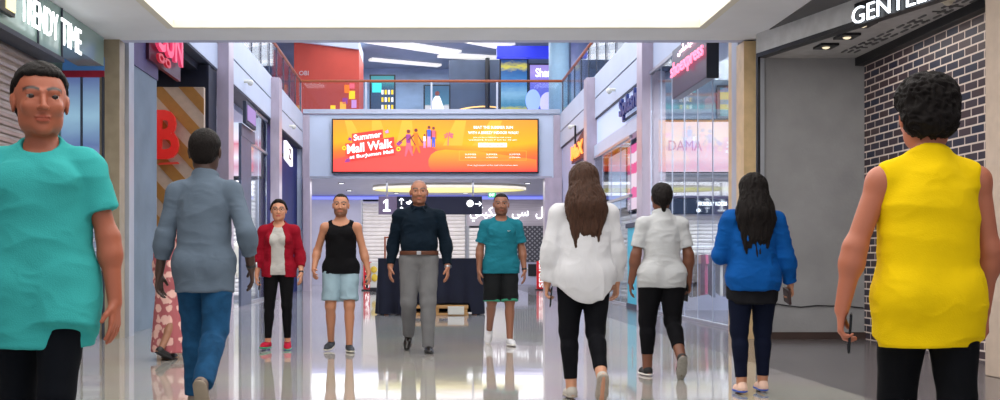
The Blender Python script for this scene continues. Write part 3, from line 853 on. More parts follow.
# downlights of the far hall ceiling
dl = None
for i, (x, y) in enumerate(((-3, 39), (-3, 43), (-1.2, 44.6), (1.6, 44.6), (3.6, 43), (3.6, 39), (-4.6, 41))):
    t = thing('downlight', 'small round downlight in the lilac ceiling of the far hall', 'ceiling light', (x, y, 3.77), 0, 'downlights of the far hall')
    mb = MB(); mb.cyl((0, 0, -.02), (0, 0, 0), .12, n=16); mb.build('rim', M_dark, t)
    mb = MB(); mb.cyl((0, 0, -.03), (0, 0, -.02), .085, n=16); mb.build('lamp', M_letter, t)

# hanging direction sign
YS = 38.
t = thing('direction_sign', 'hanging dark direction sign with white arrows and a mauve panel reading 1', 'sign', (PX(396, YS), YS, PZ(215, YS)))
q = LocalMB(t); q.box(PX(397, YS), YS - .06, PZ(214.5, YS), PX(482, YS), YS + .06, PZ(196.5, YS), .01); q.build('dark_board', mat('sign_navy', srgb(30, 32, 56), .4, noise=.05))
q = LocalMB(t); q.box(PX(378.5, YS), YS - .06, PZ(214.5, YS), PX(397, YS), YS + .06, PZ(196.5, YS), .01); q.build('number_board', mat('sign_mauve', srgb(140, 122, 146), .5, noise=.05))
for px in (387, 473):
    q = LocalMB(t); q.cyl((PX(px, YS), YS, PZ(197, YS)), (PX(px, YS), YS, 3.77), .035, n=8); q.build('rod', M_alu)
q = LocalMB(t); nx, nz_ = PX(386.8, YS), PZ(211.5, YS)
q.prism([(nx - .13, YS - .075, nz_), (nx + .13, YS - .075, nz_), (nx + .13, YS - .075, nz_ + .06), (nx + .045, YS - .075, nz_ + .06), (nx + .045, YS - .075, nz_ + .42), (nx - .03, YS - .075, nz_ + .42), (nx - .12, YS - .075, nz_ + .34), (nx - .12, YS - .075, nz_ + .27), (nx - .045, YS - .075, nz_ + .32), (nx - .045, YS - .075, nz_ + .06), (nx - .13, YS - .075, nz_ + .06)], (0, .012, 0)); q.build('number', M_letter)
q = LocalMB(t); yy = YS - .072
def arrow(q, cx, cz, s, ang):
    for (x0, z0, x1, z1) in ((-1, 0, 1, 0), (1, 0, .3, .7), (1, 0, .3, -.7)):
        c, sn = math.cos(ang), math.sin(ang); f = lambda x, z: (cx + (x * c - z * sn) * s, yy, cz + (x * sn + z * c) * s)
        q.cyl(f(x0, z0), f(x1, z1), s * .16, n=6)
arrow(q, PX(401.5, YS), PZ(201.5, YS), .11, PI / 2); q.build('arrow', M_letter); q = LocalMB(t); arrow(q, PX(478, YS), PZ(204, YS), .11, 0); q.build('arrow', M_letter); q = LocalMB(t); q.cyl((PX(470, YS), yy - .005, PZ(203.5, YS)), (PX(470, YS), yy + .02, PZ(203.5, YS)), .12, n=20); q.build('pictogram', M_letter); q = LocalMB(t)
arrow(q, PX(401.5, YS), PZ(210, YS), .10, PI / 2); q.build('arrow', M_letter); q = LocalMB(t); q.cyl((PX(408, YS), yy, PZ(204, YS)), (PX(411, YS), yy, PZ(201, YS)), .05, n=8); q.cyl((PX(408, YS), yy, PZ(204, YS)), (PX(406.5, YS), yy, PZ(202, YS)), .03, n=8)
q.build('pictogram', M_letter)

# ---------------------------------------------------------------- billboard
YB = 36.66
bx0, bx1, bz0, bz1 = PX(333.5, YB), PX(537, YB), PZ(172, YB), PZ(120.5, YB)
bw, bh = bx1 - bx0, bz1 - bz0
t = thing('billboard', 'long orange Mall Walk advertising screen on the wall below the upper gallery', 'billboard', (bx0, YB - .12, bz0))
mb = MB(); mb.box(-.05, 0, -.05, bw + .05, .12, bh + .05, .01); mb.build('frame', M_black, t)
m, nt, b = _nt('billboard_screen'); L = nt.links
tc = nt.nodes.new('ShaderNodeTexCoord'); sx = nt.nodes.new('ShaderNodeSeparateXYZ'); L.new(tc.outputs['Object'], sx.inputs[0])
wv = nt.nodes.new('ShaderNodeMath'); wv.operation = 'SINE'; ml = nt.nodes.new('ShaderNodeMath'); ml.operation = 'MULTIPLY_ADD'; ml.inputs[1].default_value = .95; ml.inputs[2].default_value = -.4
L.new(sx.outputs['X'], ml.inputs[0]); L.new(ml.outputs[0], wv.inputs[0])
ad = nt.nodes.new('ShaderNodeMath'); ad.operation = 'MULTIPLY_ADD'; ad.inputs[1].default_value = -.16; L.new(wv.outputs[0], ad.inputs[0]); L.new(sx.outputs['Z'], ad.inputs[2])
mr = nt.nodes.new('ShaderNodeMapRange'); mr.inputs[1].default_value = 0; mr.inputs[2].default_value = bh; L.new(ad.outputs[0], mr.inputs[0])
rp = nt.nodes.new('ShaderNodeValToRGB'); cr = rp.color_ramp
for p_, c_ in ((0, (232, 62, 60)), (.2, (238, 74, 58)), (.42, (242, 120, 34)), (.6, (250, 170, 10)), (1, (244, 146, 34))):
    e = cr.elements.new(p_) if p_ not in (0, 1) else cr.elements[0 if p_ == 0 else -1]
    e.color = (*srgb(*c_), 1)
L.new(mr.outputs[0], rp.inputs[0]); L.new(rp.outputs[0], b.inputs['Base Color']); L.new(rp.outputs[0], b.inputs['Emission Color']); b.inputs['Emission Strength'].default_value = .45
b.inputs['Roughness'].default_value = .5
mb = MB(); mb.box(0, -.012, 0, bw, 0, bh); mb.build('screen', m, t)
def flat(name, c, e=.6): return glow(name, srgb(*c), e, .6)
G = {k: flat('print_' + k, c) for k, c in dict(red=(226, 60, 48), white=(255, 250, 244), purple=(150, 60, 130), pink=(236, 96, 110), blue=(70, 90, 190), orange=(246, 120, 20),
     yellow=(252, 206, 30), skin=(120, 60, 50), dark=(60, 26, 40), lilac=(200, 140, 190), paleorange=(252, 176, 60)).items()}
def bp(px, py): return ((px - 333.5) / 203.5 * bw, (172 - py) / 51.5 * bh)   # billboard coordinates from the printed layout
def shape(mb, pts, y=-.02, th=.008):
    mb.prism([(bp(*p)[0], y, bp(*p)[1]) for p in pts], (0, th, 0))
mb = MB()
shape(mb, [(334, 160), (345, 157), (376, 148), (405, 147), (428, 146), (440, 152), (428, 160), (438, 171), (334, 171.6)], -.014, .002)
mb.build('red_path', flat('print_path', (238, 78, 66), .55), t)
mb = MB(); c = bp(452, 170)
# rounded orange field at the right
pts = [(428, 171.6)] + [(441 - 13 * math.sin(a), 162 - 9.5 * math.cos(a) + 0) for a in np.linspace(PI * .9, .1, 9)][::-1][::-1] + [(470, 149), (500, 152), (536, 158), (536.5, 171.6)]
pts = [(432, 171.6), (428.5, 166), (428.5, 160), (431, 155), (436, 151.5), (445, 150), (480, 152), (536, 160), (536.5, 171.6)]
m2, nt, b = _nt('print_field'); tc = nt.nodes.new('ShaderNodeTexCoord'); sx = nt.nodes.new('ShaderNodeSeparateXYZ'); nt.links.new(tc.outputs['Object'], sx.inputs[0])
mr = nt.nodes.new('ShaderNodeMapRange'); mr.inputs[1].default_value = 0; mr.inputs[2].default_value = bh * .45; nt.links.new(sx.outputs['Z'], mr.inputs[0])
rp = nt.nodes.new('ShaderNodeValToRGB'); rp.color_ramp.elements[0].color = (*srgb(236, 70, 56), 1); rp.color_ramp.elements[1].color = (*srgb(250, 160, 24), 1)
nt.links.new(mr.outputs[0], rp.inputs[0]); nt.links.new(rp.outputs[0], b.inputs['Base Color']); nt.links.new(rp.outputs[0], b.inputs['Emission Color']); b.inputs['Emission Strength'].default_value = .6
shape(mb, pts, -.018, .005); mb.build('orange_field', m2, t)
for k, (x0, x1) in enumerate(((345, 352), (372, 381), (402, 412), (455, 466), (490, 502))):
    mb = MB(); shape(mb, [(x0, 121), (x1, 121), (x1 + 14 - 6 * k, 146), (x0 + 6 - 6 * k, 146)], -.0135, .001); mb.build('printed_ray', flat('print_ray', (250, 168, 48), .55) if k == 0 else bpy.data.materials['print_ray'], t)
ang = 8.0; ca, sa = math.cos(R(ang)), math.sin(R(ang)); rt, up = (ca, 0, sa), (-sa * .3, 0, 1)
for nm, body, (px, py), wpx, hpx in (('headline', 'Summer', (354, 141.5), 28, 6.2), ('headline', 'Mall Walk', (347.5, 154.5), 46, 9.2), ('headline', 'at BurJuman Mall', (350, 160.6), 44, 4.6)):
    x, z = bp(px, py); u = bw / 203.5
    mb = MB(); P = lambda a, b_: (x + a * ca * u - b_ * sa * .3 * u, -.024, z + a * sa * u + b_ * u)
    mb.prism([P(-1.6, -1.3), P(wpx + 1.6, -1.3), P(wpx + 1.6, hpx + 1.3), P(-1.6, hpx + 1.3)], (0, .005, 0)); mb.build('headline_backing', G['red'], t)
    lettering(nm, body, G['white'], t, (x, -.034, z), rt, up, wpx * u, hpx * u, .03, .008)
def mini(mb, px, py, h, pose=0):
    """little printed walking figure; returns shapes added"""
    s = h / 30.
    f = lambda x, y: (px + x * s, py - y * s)
    pass
def figure(px, py, h, top, low, skin, pose):
    s = h / 30.; f = lambda x, y: (px + x * s, py - y * s)
    a = MB(); shape(a, [f(-2.6, 24), f(2.4, 24), f(2.2, 15), f(-2.2, 15)], -.03); a.build('printed_top', top, t)
    a = MB()
    if pose: shape(a, [f(-2.2, 15), f(2.4, 15), f(5, 2), f(3.4, 1.6), f(.2, 9), f(-2.5, 1), f(-4, 1.4)], -.03)
    else: shape(a, [f(-2.2, 15), f(2.2, 15), f(2, 1), f(.6, 1), f(0, 9), f(-.6, 1), f(-2, 1)], -.03)
    a.build('printed_legs', low, t)
    a = MB(); x, z = bp(*f(0, 27)); r = 2 * s * bw / 203.5; a.cyl((x, -.032, z), (x, -.024, z), r, n=12)
    if pose: shape(a, [f(-2, 23), f(-2.2, 20.5), f(-9, 15), f(-9.4, 16.4)], -.031); shape(a, [f(2, 23), f(2.2, 20.5), f(7, 12), f(7.8, 13)], -.031)
    else: shape(a, [f(-3.6, 23), f(-2.6, 23), f(-2.8, 12), f(-3.8, 12)], -.031); shape(a, [f(3.6, 23), f(2.6, 23), f(2.8, 12), f(3.8, 12)], -.031)
    a.build('printed_head_and_arms', skin, t)
figure(408.5, 158, 29, G['purple'], G['pink'], G['skin'], 1); figure(416, 155, 27, G['orange'], G['orange'], G['skin'], 1)
figure(424.5, 149, 15, G['white'], G['lilac'], G['skin'], 0); figure(429, 148.5, 23, G['blue'], G['lilac'], G['skin'], 0); figure(433.5, 148.5, 22, G['pink'], G['blue'], G['skin'], 0)
mb = MB()
shape(mb, [(447.3, 146), (448.3, 146), (449, 136), (448.2, 136)], -.03)
for a in (20, 70, 120, 165, 215, 325):
    c, s_ = math.cos(R(a)), math.sin(R(a)); shape(mb, [(448.6, 135.6), (448.6 + 4 * c - 1.2 * s_, 135.6 - 3.2 * s_ - 1.2 * c), (448.6 + 5.5 * c, 136.4 - 3.6 * s_), (448.6 + 3.4 * c + .9 * s_, 136.2 - 2.6 * s_ + .9 * c)], -.03)
mb.build('printed_palm', G['pink'], t)
for px, py, r in ((344.5, 148.5, 2.2), (398.5, 149.5, 2.2)):
    mb = MB(); x, z = bp(px, py); u = bw / 203.5
    for i in range(20):
        a0, a1 = i * PI / 10, (i + 1) * PI / 10
        mb.prism([(x + math.cos(a0) * r * u, -.03, z + math.sin(a0) * r * u), (x + math.cos(a1) * r * u, -.03, z + math.sin(a1) * r * u),
                  (x + math.cos(a1) * r * .5 * u, -.03, z + math.sin(a1) * r * .5 * u), (x + math.cos(a0) * r * .5 * u, -.03, z + math.sin(a0) * r * .5 * u)], (0, .008, 0))
    mb.build('printed_ring', G['yellow'], t)
for pts, c in (([(348, 140), (350, 137.5), (352, 139), (351.5, 141.5)], 'purple'), ([(396, 144.5), (400, 140.5), (402.5, 143), (399, 146.5)], 'purple'), ([(346, 160), (349.5, 158), (350.5, 162), (345, 163)], 'purple'), ([(385, 132), (388, 130), (389, 133), (386, 134)], 'lilac')):
    mb = MB(); shape(mb, pts, -.03); mb.build('printed_confetti', G[c], t)
def line(body, px, py, w, h, m=None, bold=.0):
    x, z = bp(px, py); lettering('caption', body, m or G['white'], t, (x, -.03, z), (1, 0, 0), (0, 0, 1), w * bw / 203.5, h * bw / 203.5, bold, .006)
line('BEAT THE SUMMER SUN', 473.5, 129.3, 39, 2.8, bold=.02); line('WITH A BREEZY INDOOR WALK!', 468, 134.6, 50, 2.8, bold=.02)
line('Join us for a refreshing walk every', 473, 138.8, 38, 1.5); line('weekend, from 7 am to 10 am', 468.5, 141.2, 48, 1.5)
mb = MB(); shape(mb, [(478, 147.6), (506.5, 147.6), (506.5, 143.4), (478, 143.4)], -.028); mb.build('date_plate', G['white'], t)
line('1 August | sunset', 480.5, 146.6, 23, 2.0, G['red'], .02); 
mb = MB()
for a, b_, c, d in ((459, 151.2, 526, 151.5), (459, 160.4, 526, 160.7), (459, 151.2, 459.3, 160.7), (525.7, 151.2, 526, 160.7)): shape(mb, [(a, b_), (c, b_), (c, d), (a, d)], -.026)
mb.build('printed_box', G['paleorange'], t)
for px in (465, 486, 509): line('SUMMER', px, 155.6, 11, 1.5); line('activities', px, 158.4, 11, 1.4)
line('Free registration at the mall information desk', 467.5, 166.6, 50, 1.6)

# ---------------------------------------------------------------- upper level behind the back balustrade
def panel_thing(name, label, cat, x0, x1, z0, z1, Y, m, fr=M_black, th=.12, group=None, design=None, b=.06):
    t = thing(name, label, cat, (x0, Y, z0), 0, group)
    mb = MB(); mb.box(-b, 0, -b, x1 - x0 + b, th, z1 - z0 + b, .008); mb.build('frame', fr, t)
    mb = MB(); mb.box(0, -.015, 0, x1 - x0, 0, z1 - z0); mb.build('screen', m, t)
    return t
YU = 42.
t = thing('red_shopfront', 'red shopfront block with sloping top and coloured posters in the upper gallery', 'shopfront', (PX(294, YU), YU, 5.9))
q = LocalMB(t); M_red = mat('red_panel', srgb(226, 84, 62), .5, noise=.05, scale=1.5)
q.prism([(PX(294, YU), YU, 5.9), (PX(359, YU), YU, 5.9), (PX(359, YU), YU, PZ(50, YU)), (PX(294, YU), YU, PZ(42, YU))], (0, 3, 0)); q.build('facade', M_red)
q = LocalMB(t); q.prism([(PX(294, YU), YU - .15, PZ(42, YU)), (PX(359, YU), YU - .15, PZ(50, YU)), (PX(359, YU), YU - .15, PZ(39, YU)), (PX(294, YU), YU - .15, PZ(38, YU))], (0, 3, 0)); q.build('canopy', M_white)
lettering('letters', 'OBI', mat('letter_pale', srgb(240, 225, 220), .5, noise=.03), t, (.2, -.03, PZ(75.5, YU) - 5.9), (1, 0, 0), (0, 0, 1), .36, .17, .0, .02)
for i, (px, py, w, h, c) in enumerate(((347, 89, 5, 8, 'orange'), (352, 95, 6, 8, 'yellow'), (345, 101, 5, 6, 'purple'), (343, 106, 6, 8, 'paleorange'), (333, 108, 5, 5, 'yellow'), (354, 104, 5, 8, 'lilac'), (352, 86, 5, 5, 'pink'))):
    q = LocalMB(t); q.box(PX(px - w / 2, YU), YU - .03, PZ(py + h / 2, YU), PX(px + w / 2, YU), YU - .0, PZ(py - h / 2, YU)); q.build('poster', G[c])
# glazed far shops
mb = MB(); mb.box(PX(360, 50), 50, 5.9, 9, 50.2, 10.2); struct('wall_upper_back', mb, mat('upper_wall', srgb(160, 185, 210), .4, noise=.25, scale=.7, stretch=(1, 1, 2)))
mb = MB(); mb.box(-8.5, 37, 9.75, 9, 51.8, 9.9); struct('ceiling_upper', mb, mat('upper_ceiling', srgb(150, 162, 180), .5, noise=.15, scale=.6))
for i, (x0, y0, x1, y1, w) in enumerate(((-2.6, 43, 1.2, 46, .9), (-.5, 41.0, 3.2, 44.5, 1.1), (.6, 46.5, 4.0, 47.6, .8), (-2.4, 47.5, .6, 49, .4), (1.6, 43.6, 4.4, 41.6, .4))):
    d = Vector((x1 - x0, y1 - y0, 0)); L_ = d.length; d.normalize(); nn = Vector((-d.y, d.x, 0)) * w / 2; p = Vector((x0, y0, 9.66)); e = Vector((x1, y1, 9.66))
    mb = MB(); mb.prism([tuple(p - nn), tuple(e - nn), tuple(e + nn), tuple(p + nn)], (0, 0, .09))
    o = mb.build('ceiling_cove_light', glow('cove_white', srgb(245, 242, 236), .75)); tag(o, 'slanting white cove light in the upper gallery ceiling', 'ceiling light', 'cove lights of the upper gallery')
def scr(name, label, cat, p0, p1, q0, q1, Y, m, **k): return panel_thing(name, label, cat, PX(p0, Y), PX(p1, Y), PZ(q1, Y), PZ(q0, Y), Y, m, **k)
M_menu = ramp_mat('screen_menu', [(0, srgb(16, 60, 96)), (.45, srgb(20, 80, 120)), (.6, srgb(30, 160, 170)), (1, srgb(24, 60, 90))], 'Z', 0, 2.2, .15, .9)
t = scr('menu_screen', 'tall teal menu screen with small pictures seen through the balustrade glass', 'screen', 371, 394, 76, 112, 44., M_menu)
for i in range(4):
    for j in range(3):
        mb = MB(); x = .42 + i * .12 + .0; mb.box(.42 + i * .13, -.03, .1 + j * .3, .50 + i * .13, -.016, .28 + j * .3); mb.build('menu_picture', G['yellow'] if (i + j) % 2 else G['white'], t)
mb = MB(); mb.box(.05, -.03, .78, .42, -.016, 1.15); mb.build('menu_heading', flat('print_teal', (60, 210, 200), .9), t)
t = scr('poster_lightbox', 'lightbox poster of a figure in white seen behind the upper balustrade', 'poster', 425, 449, 86, 112, 43., ramp_mat('poster_pale', [(0, srgb(240, 235, 240)), (.3, srgb(235, 225, 230)), (.36, srgb(60, 130, 160)), (1, srgb(30, 90, 130))], 'Z', 0, 1.1, .2, .9))
mb = MB(); mb.prism([(.2, -.03, .1), (.75, -.03, .1), (.62, -.03, .5), (.56, -.03, .62), (.40, -.03, .62), (.32, -.03, .5)], (0, .012, 0)); mb.build('printed_clothes', G['white'], t)
mb = MB(); mb.cyl((.48, -.034, .72), (.48, -.02, .72), .09, n=14); mb.build('printed_head', G['skin'], t)
t = thing('dark_shopfront', 'dark shopfront with a warm curved light line in the upper gallery', 'shopfront', (PX(449, 47), 47, 5.9))
q = LocalMB(t); q.box(PX(449, 47), 47, 5.9, PX(501, 47), 47.3, 9.6); q.build('facade', mat('facade_slate', srgb(66, 80, 102), .4, noise=.2, scale=1.2))
q = LocalMB(t)
for i in range(16):
    u0, u1 = i / 16, (i + 1) / 16; f = lambda u: (PX(450 + 48 * u, 46.9), 46.9, PZ(112 - 5.5 * math.sin(u * 2.2), 46.9))
    q.cyl(f(u0), f(u1), .03, n=6)
q.build('light_line', glow('warm_line', srgb(255, 190, 110), 1.2))
q = LocalMB(t); q.cyl((PX(487.5, 46.6), 46.6, 5.9), (PX(487.5, 46.6), 46.6, 9.6), .1, n=12); q.build('post', M_black)
M_sea = ramp_mat('screen_sea', [(0, srgb(30, 100, 150)), (.12, srgb(210, 200, 60)), (.2, srgb(40, 130, 170)), (.4, srgb(140, 190, 225)), (.6, srgb(50, 130, 200)), (.82, srgb(20, 90, 160)), (.9, srgb(220, 210, 70)), (1, srgb(20, 70, 130))], 'Z', 0, 2.2, .35, .95, nscale=4)
scr('video_screen', 'tall blue and yellow video screen beside the purple poster in the upper gallery', 'screen', 501, 527, 60, 112, 44., M_sea)
t = scr('purple_poster', 'purple blue lightbox poster with white script letters beside the pale round pillar', 'poster', 530, 552, 65, 112, 43.6, ramp_mat('poster_purple', [(0, srgb(70, 90, 220)), (.6, srgb(110, 110, 230)), (.8, srgb(170, 150, 230)), (1, srgb(150, 130, 220))], 'Z', 0, 2, .1, .95))
mb = MB(); mb.sph((.72, -.02, .35), .34, (1, .05, 1.3)); mb.build('printed_face', flat('print_violet', (190, 180, 240), .9), t)
mb = MB(); mb.sph((.12, -.02, .45), .3, (1, .05, 1.5)); mb.build('printed_face', flat('print_blue', (150, 170, 250), .9), t)
lettering('letters', 'Shar', M_letter, t, (.22, -.05, 1.38), (1, 0, 0), (0, 0, 1), .6, .34, .01, .02)
mb = MB(); mb.box(PX(497, 43.2), 43.2, 9.0, PX(560, 43.2), 43.6, 9.45)
o = mb.build('blue_cove', glow('deep_blue', srgb(40, 50, 190), .8)); tag(o, 'deep blue light band over the screens in the upper gallery', 'strip light')
mb = MB(); mb.cyl((PX(559, 38.6), 38.6, 5.9), (PX(559, 38.6), 38.6, 9.75), .36, n=32); o = struct('trim_%d' % n, mb, mat('pale_pillar', srgb(180, 214, 226), .35, noise=.04)); n += 1
for p in o.data.polygons: p.use_smooth = True
mb = MB(); mb.cyl((PX(580, 44), 44, 5.9), (PX(580, 44), 44, 9.75), .36, n=32); o = struct('trim_%d' % n, mb, mat('pale_pillar_far', srgb(190, 200, 226), .35, noise=.04)); n += 1
# shops behind the side galleries
for sd, X in ((-1, -8.4), (1, 8.9)):
    for i, Y in enumerate((20, 25, 30, 34.6)):
        nm = 'left' if sd < 0 else 'right'
        t = thing('gallery_shopfront', 'lit %s shopfront window along the %s upper gallery' % (('blue', 'lilac', 'teal', 'pale')[i], nm), 'shopfront', (X, Y, 5.9))
        c = (srgb(90, 120, 180), srgb(200, 190, 225), srgb(60, 120, 140), srgb(210, 220, 235))[i]
        mb = MB(); mb.box(-.1, -1.9, .2, .1, 1.9, 3.2); mb.build('display', glow('display_%d_%s' % (i, nm), c, .5), t)
        mb = MB()
        for y in (-2, -.6, .7, 2): mb.box(-.14, y - .06, 0, .14, y + .06, 3.4)
        mb.box(-.14, -2, 3.2, .14, 2, 3.5); mb.build('frame', M_dark, t)

# ---------------------------------------------------------------- left side, far to near
# bay C : navy recess with a small white blade sign
mb = MB(); mb.box(XL - .35, 29.6, 0, XL - .2, 36.7, 4.75); struct('wall_left_far', mb, M_navy)
t = thing('door_panel', 'dark panel low on the blue wall behind the woman in red cardigan', 'panel', (XL - .19, 31.5, .8)); mb = MB(); mb.box(0, -1.2, 0, .06, 1.2, 1.3, .01); mb.build('plate', M_black, t)
t = thing('blade_sign', 'small white projecting sign with a black mark on the blue wall', 'sign', (XL + .26, 30.9, PZ(154, 30.6)))
mb = MB(); mb.prism([(-.05, -.85, -.18 - .0), (-.05, .55, -.28), (-.05, .55, .22), (-.05, -.85, .32)], (.08, 0, 0)); mb.build('lightbox', glow('sign_white', srgb(240, 240, 245), .9), t)
lettering('letter', 'Z', M_black, t, (.035, -.40, -.14), (0, 1, 0), (0, 0, 1), .5, .30, .02, .01)
mb = MB(); mb.box(-.45, -.05, -.05, 0, .05, .05); mb.build('bracket', M_black, t)
# bay B : glass shop with bright display
mb = MB(); mb.box(-8.4, 22.2, 4.6, XL - .45, 29.1, 4.75); struct('ceiling_shop', mb, M_white2)
scr('lavender_video_wall', 'wide lavender and pink video wall inside the left glass shop', 'screen', 190, 261, 118, 176, 28.6, ramp_mat('screen_lavender', [(0, srgb(225, 226, 246)), (.25, srgb(205, 140, 170)), (.4, srgb(232, 228, 246)), (.62, srgb(206, 96, 120)), (.72, srgb(225, 210, 236)), (1, srgb(215, 224, 248))], 'Z', 0, 1.5, .25, 1.0, nscale=.8))
scr('teal_display', 'small teal display above the lavender video wall', 'screen', 226, 240, 92, 112, 28., ramp_mat('screen_teal', [(0, srgb(60, 170, 190)), (.5, srgb(120, 200, 210)), (1, srgb(200, 120, 180))], 'Z', 0, .5, .1, .7))
mb = MB(); mb.box(XL - .04, 24.3, 0, XL + .02, 25.7, PZ(139, 25)); mb.box(XL - .04, 24.3, PZ(139, 25), XL + .03, 26.2, PZ(139, 25) + .28); struct('trim_%d' % n, mb, mat('slate_pilaster', srgb(92, 100, 118), .5, noise=.08)); n += 1
t = thing('shop_lightbox', 'dark projecting lightbox over the slate pilaster of the left glass shop', 'sign', (XL + .05, 24.3, 4.05))
mb = MB(); mb.box(0, 0, 0, .08, 1.4, .5, .01); mb.build('case', M_dark, t); mb = MB(); mb.box(.08, .12, .08, .095, 1.28, .42); mb.build('face', flat('print_mauve', (150, 120, 170), .4), t)
def shop_glass(label, X, y0, y1, z1, k, out, zmid=None):
    t = thing('glass_front', label, 'glass shopfront', (X, y0, 0)); L_ = (y1 - y0) / k
    for i in range(k):
        mb = MB(); mb.box(-.008, i * L_ + .03, .05, .008, (i + 1) * L_ - .03, z1 - .05); mb.build('glass_panel', M_gl, t)
    for i in range(k + 1):
        mb = MB(); mb.box(-.008, i * L_ - .006, 0, .008, i * L_ + .006, z1); mb.build('mullion', M_mull, t)
    for z in (0, z1 - .06) + ((zmid,) if zmid else ()):
        mb = MB(); mb.box(-.035, 0, z, .035, y1 - y0, z + .06); mb.build('rail', M_alu, t)
    return t
shop_glass('tall glass shopfront between the two pink marble columns on the left', XL - .12, 26.3, 29.1, 4.72, 2, -1, 3.8)
shutter('slatted white shutter inside the left glass shop behind the man in blue-grey shirt', 'shutter', (PX(195, 28.4), 28.4, 0), (1, 0, 0), -4.36 - PX(195, 28.4), PZ(180, 28.4), M_shut, .11, .03)
# bay A : grey wall and dark recessed shop with the B poster
mb = MB(); mb.box(XL - .5, 14.7, 0, XL, 16.75, 4.75); struct('wall_left_near', mb, M_conc2)
mb = MB(); mb.box(XL - .02, 14.75, 3.75, XL + .015, 16.78, 4.75)
struct('trim_%d' % n, mb, mat('violet_band', srgb(62, 48, 96), .5, noise=.15)); n += 1
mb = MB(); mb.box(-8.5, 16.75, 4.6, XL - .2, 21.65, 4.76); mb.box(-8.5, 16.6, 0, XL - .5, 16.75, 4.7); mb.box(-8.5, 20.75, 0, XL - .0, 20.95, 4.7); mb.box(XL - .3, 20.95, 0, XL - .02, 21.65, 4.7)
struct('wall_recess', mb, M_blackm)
YP = 20.4
t = thing('poster_board', 'large board with diagonal beige and pale stripes in the dark shop recess', 'poster', (PX(140, YP), YP, .35))
pw, ph = PX(204, YP) - PX(140, YP), PZ(87, YP) - .35
mb = MB(); mb.box(0, 0, 0, pw, .12, ph, .01); mb.build('board', mat('board_beige', srgb(200, 176, 150), .6, noise=.08), t)
mb = MB()
def clip_poly(pts, ax, lim, keep_less):
    out = []
    for i in range(len(pts)):
        a, b = pts[i], pts[(i + 1) % len(pts)]; ia = (a[ax] <= lim) == keep_less; ib = (b[ax] <= lim) == keep_less
        if ia: out.append(a)
        if ia != ib:
            s_ = (lim - a[ax]) / (b[ax] - a[ax]); out.append(tuple(a[j] + (b[j] - a[j]) * s_ for j in range(2)))
    return out
for k in range(-3, 12):
    z = k * .62 - .3; q_ = [(0, z + 0), (pw, z - pw * 1.1), (pw, z - pw * 1.1 + .3), (0, z + .3)]
    for ax, lim, kl in ((0, pw, True), (0, 0, False), (1, ph, True), (1, 0, False)):
        if len(q_) > 2: q_ = clip_poly(q_, ax, lim, kl)
    if len(q_) > 2: mb.prism([(x, -.012, z_) for x, z_ in q_], (0, .012, 0))
mb.build('stripes', mat('stripe_ochre', srgb(176, 122, 52), .6, noise=.08), t)
lettering('letter', 'B', mat('letter_red', srgb(210, 40, 34), .35, noise=.05, emit=.25), t, (PX(157, YP) - PX(140, YP), -.12, PZ(160, YP) - .35), (1, 0, 0), (0, 0, 1), PX(181, YP) - PX(157, YP), .9, .03, .1)
mb = MB(); mb.prism([(PX(158, YP) - PX(140, YP), -.03, PZ(165, YP) - .35), (PX(180, YP) - PX(140, YP), -.03, PZ(164, YP) - .35), (PX(178, YP) - PX(140, YP), -.03, PZ(162, YP) - .35), (PX(160, YP) - PX(140, YP), -.03, PZ(163, YP) - .35)], (0, .02, 0)); mb.build('printed_underline', flat('print_coral', (214, 70, 50), .15), t)
# pink neon letters
t = thing('neon_sign', 'hanging pink and red neon lettering in front of the dark left recess', 'sign', (XL + .1, 16.2, 4.0))
M_neon = glow('neon_pink', srgb(226, 60, 100), .6); M_neon2 = glow('neon_red', srgb(190, 30, 50), .4)
mb = MB(); mb.box(-.10, -.15, -.05, -.04, 1.9, .72); mb.build('backboard', mat('wine_board', srgb(70, 14, 40), .4, noise=.1), t)
lettering('letters', 'CUN', M_neon, t, (.0, -.05, .14), (0, 1, 0), (0, 0, 1), 1.75, .50, .03, .05)
lettering('letters', 'oo', M_neon2, t, (.0, .1, -.03), (0, 1, 0), (0, 0, 1), .8, .14, .02, .04)
mb = MB(); mb.cyl((-.07, 1.2, .72), (-.07, 1.2, 1.0), .02, n=8); mb.cyl((-.07, .3, .72), (-.07, .3, 1.0), .02, n=8); mb.build('hanger', M_black, t)
# near left shop with the TRENDY TIME fascia
XS = XL + .02
t = thing('shop_fascia', 'pale green fascia with white raised shop letters over the left shutter', 'shop sign', (XS, 9.0, 3.28))
mb = MB(); mb.box(-.35, -6, 0, -.02, 3.36, .56); mb.build('lower_panel', M_green, t)
mb = MB(); mb.box(-.35, 3.38, .2, -.02, 5.0, .56); mb.build('end_panel', M_green, t)
mb = MB()
for y in (-2, 0, 2.6, 3.36): mb.box(-.018, y - .01, 0, .0, y + .01, .56)
mb.box(-.36, -6, -.05, .015, 3.37, 0); mb.build('seams', M_dark, t)
for i, (wd, y, w) in enumerate((('TRENDY', 1.93, 1.10), ('TIME', 3.14, .70))):
    lettering('letters', wd, M_letter, t, (.05, y, .12), (0, 1, 0), (0, 0, 1), w, .29, .0, .012)
mb = MB(); mb.box(.01, 1.30, .1, .06, 1.76, .52); mb.build('logo_plate', M_black, t)
mb = MB(); mb.box(.06, 1.52, .14, .075, 1.74, .32); mb.build('logo_mark', glow('logo_cream', srgb(250, 236, 180), 1.0), t)
mb = MB(); mb.box(.06, 1.52, .36, .075, 1.74, .46); mb.build('logo_mark', M_letter, t)
M_shb = mat('shutter_bronze', srgb(160, 146, 138), .32, .55, noise=.10, scale=3)
shutter('closed bronze-grey roller shutter under the pale green fascia', 'shutter', (XL - .2, 3, 0), (0, 1, 0), 9.36, 3.24, M_shb, .085, .022)
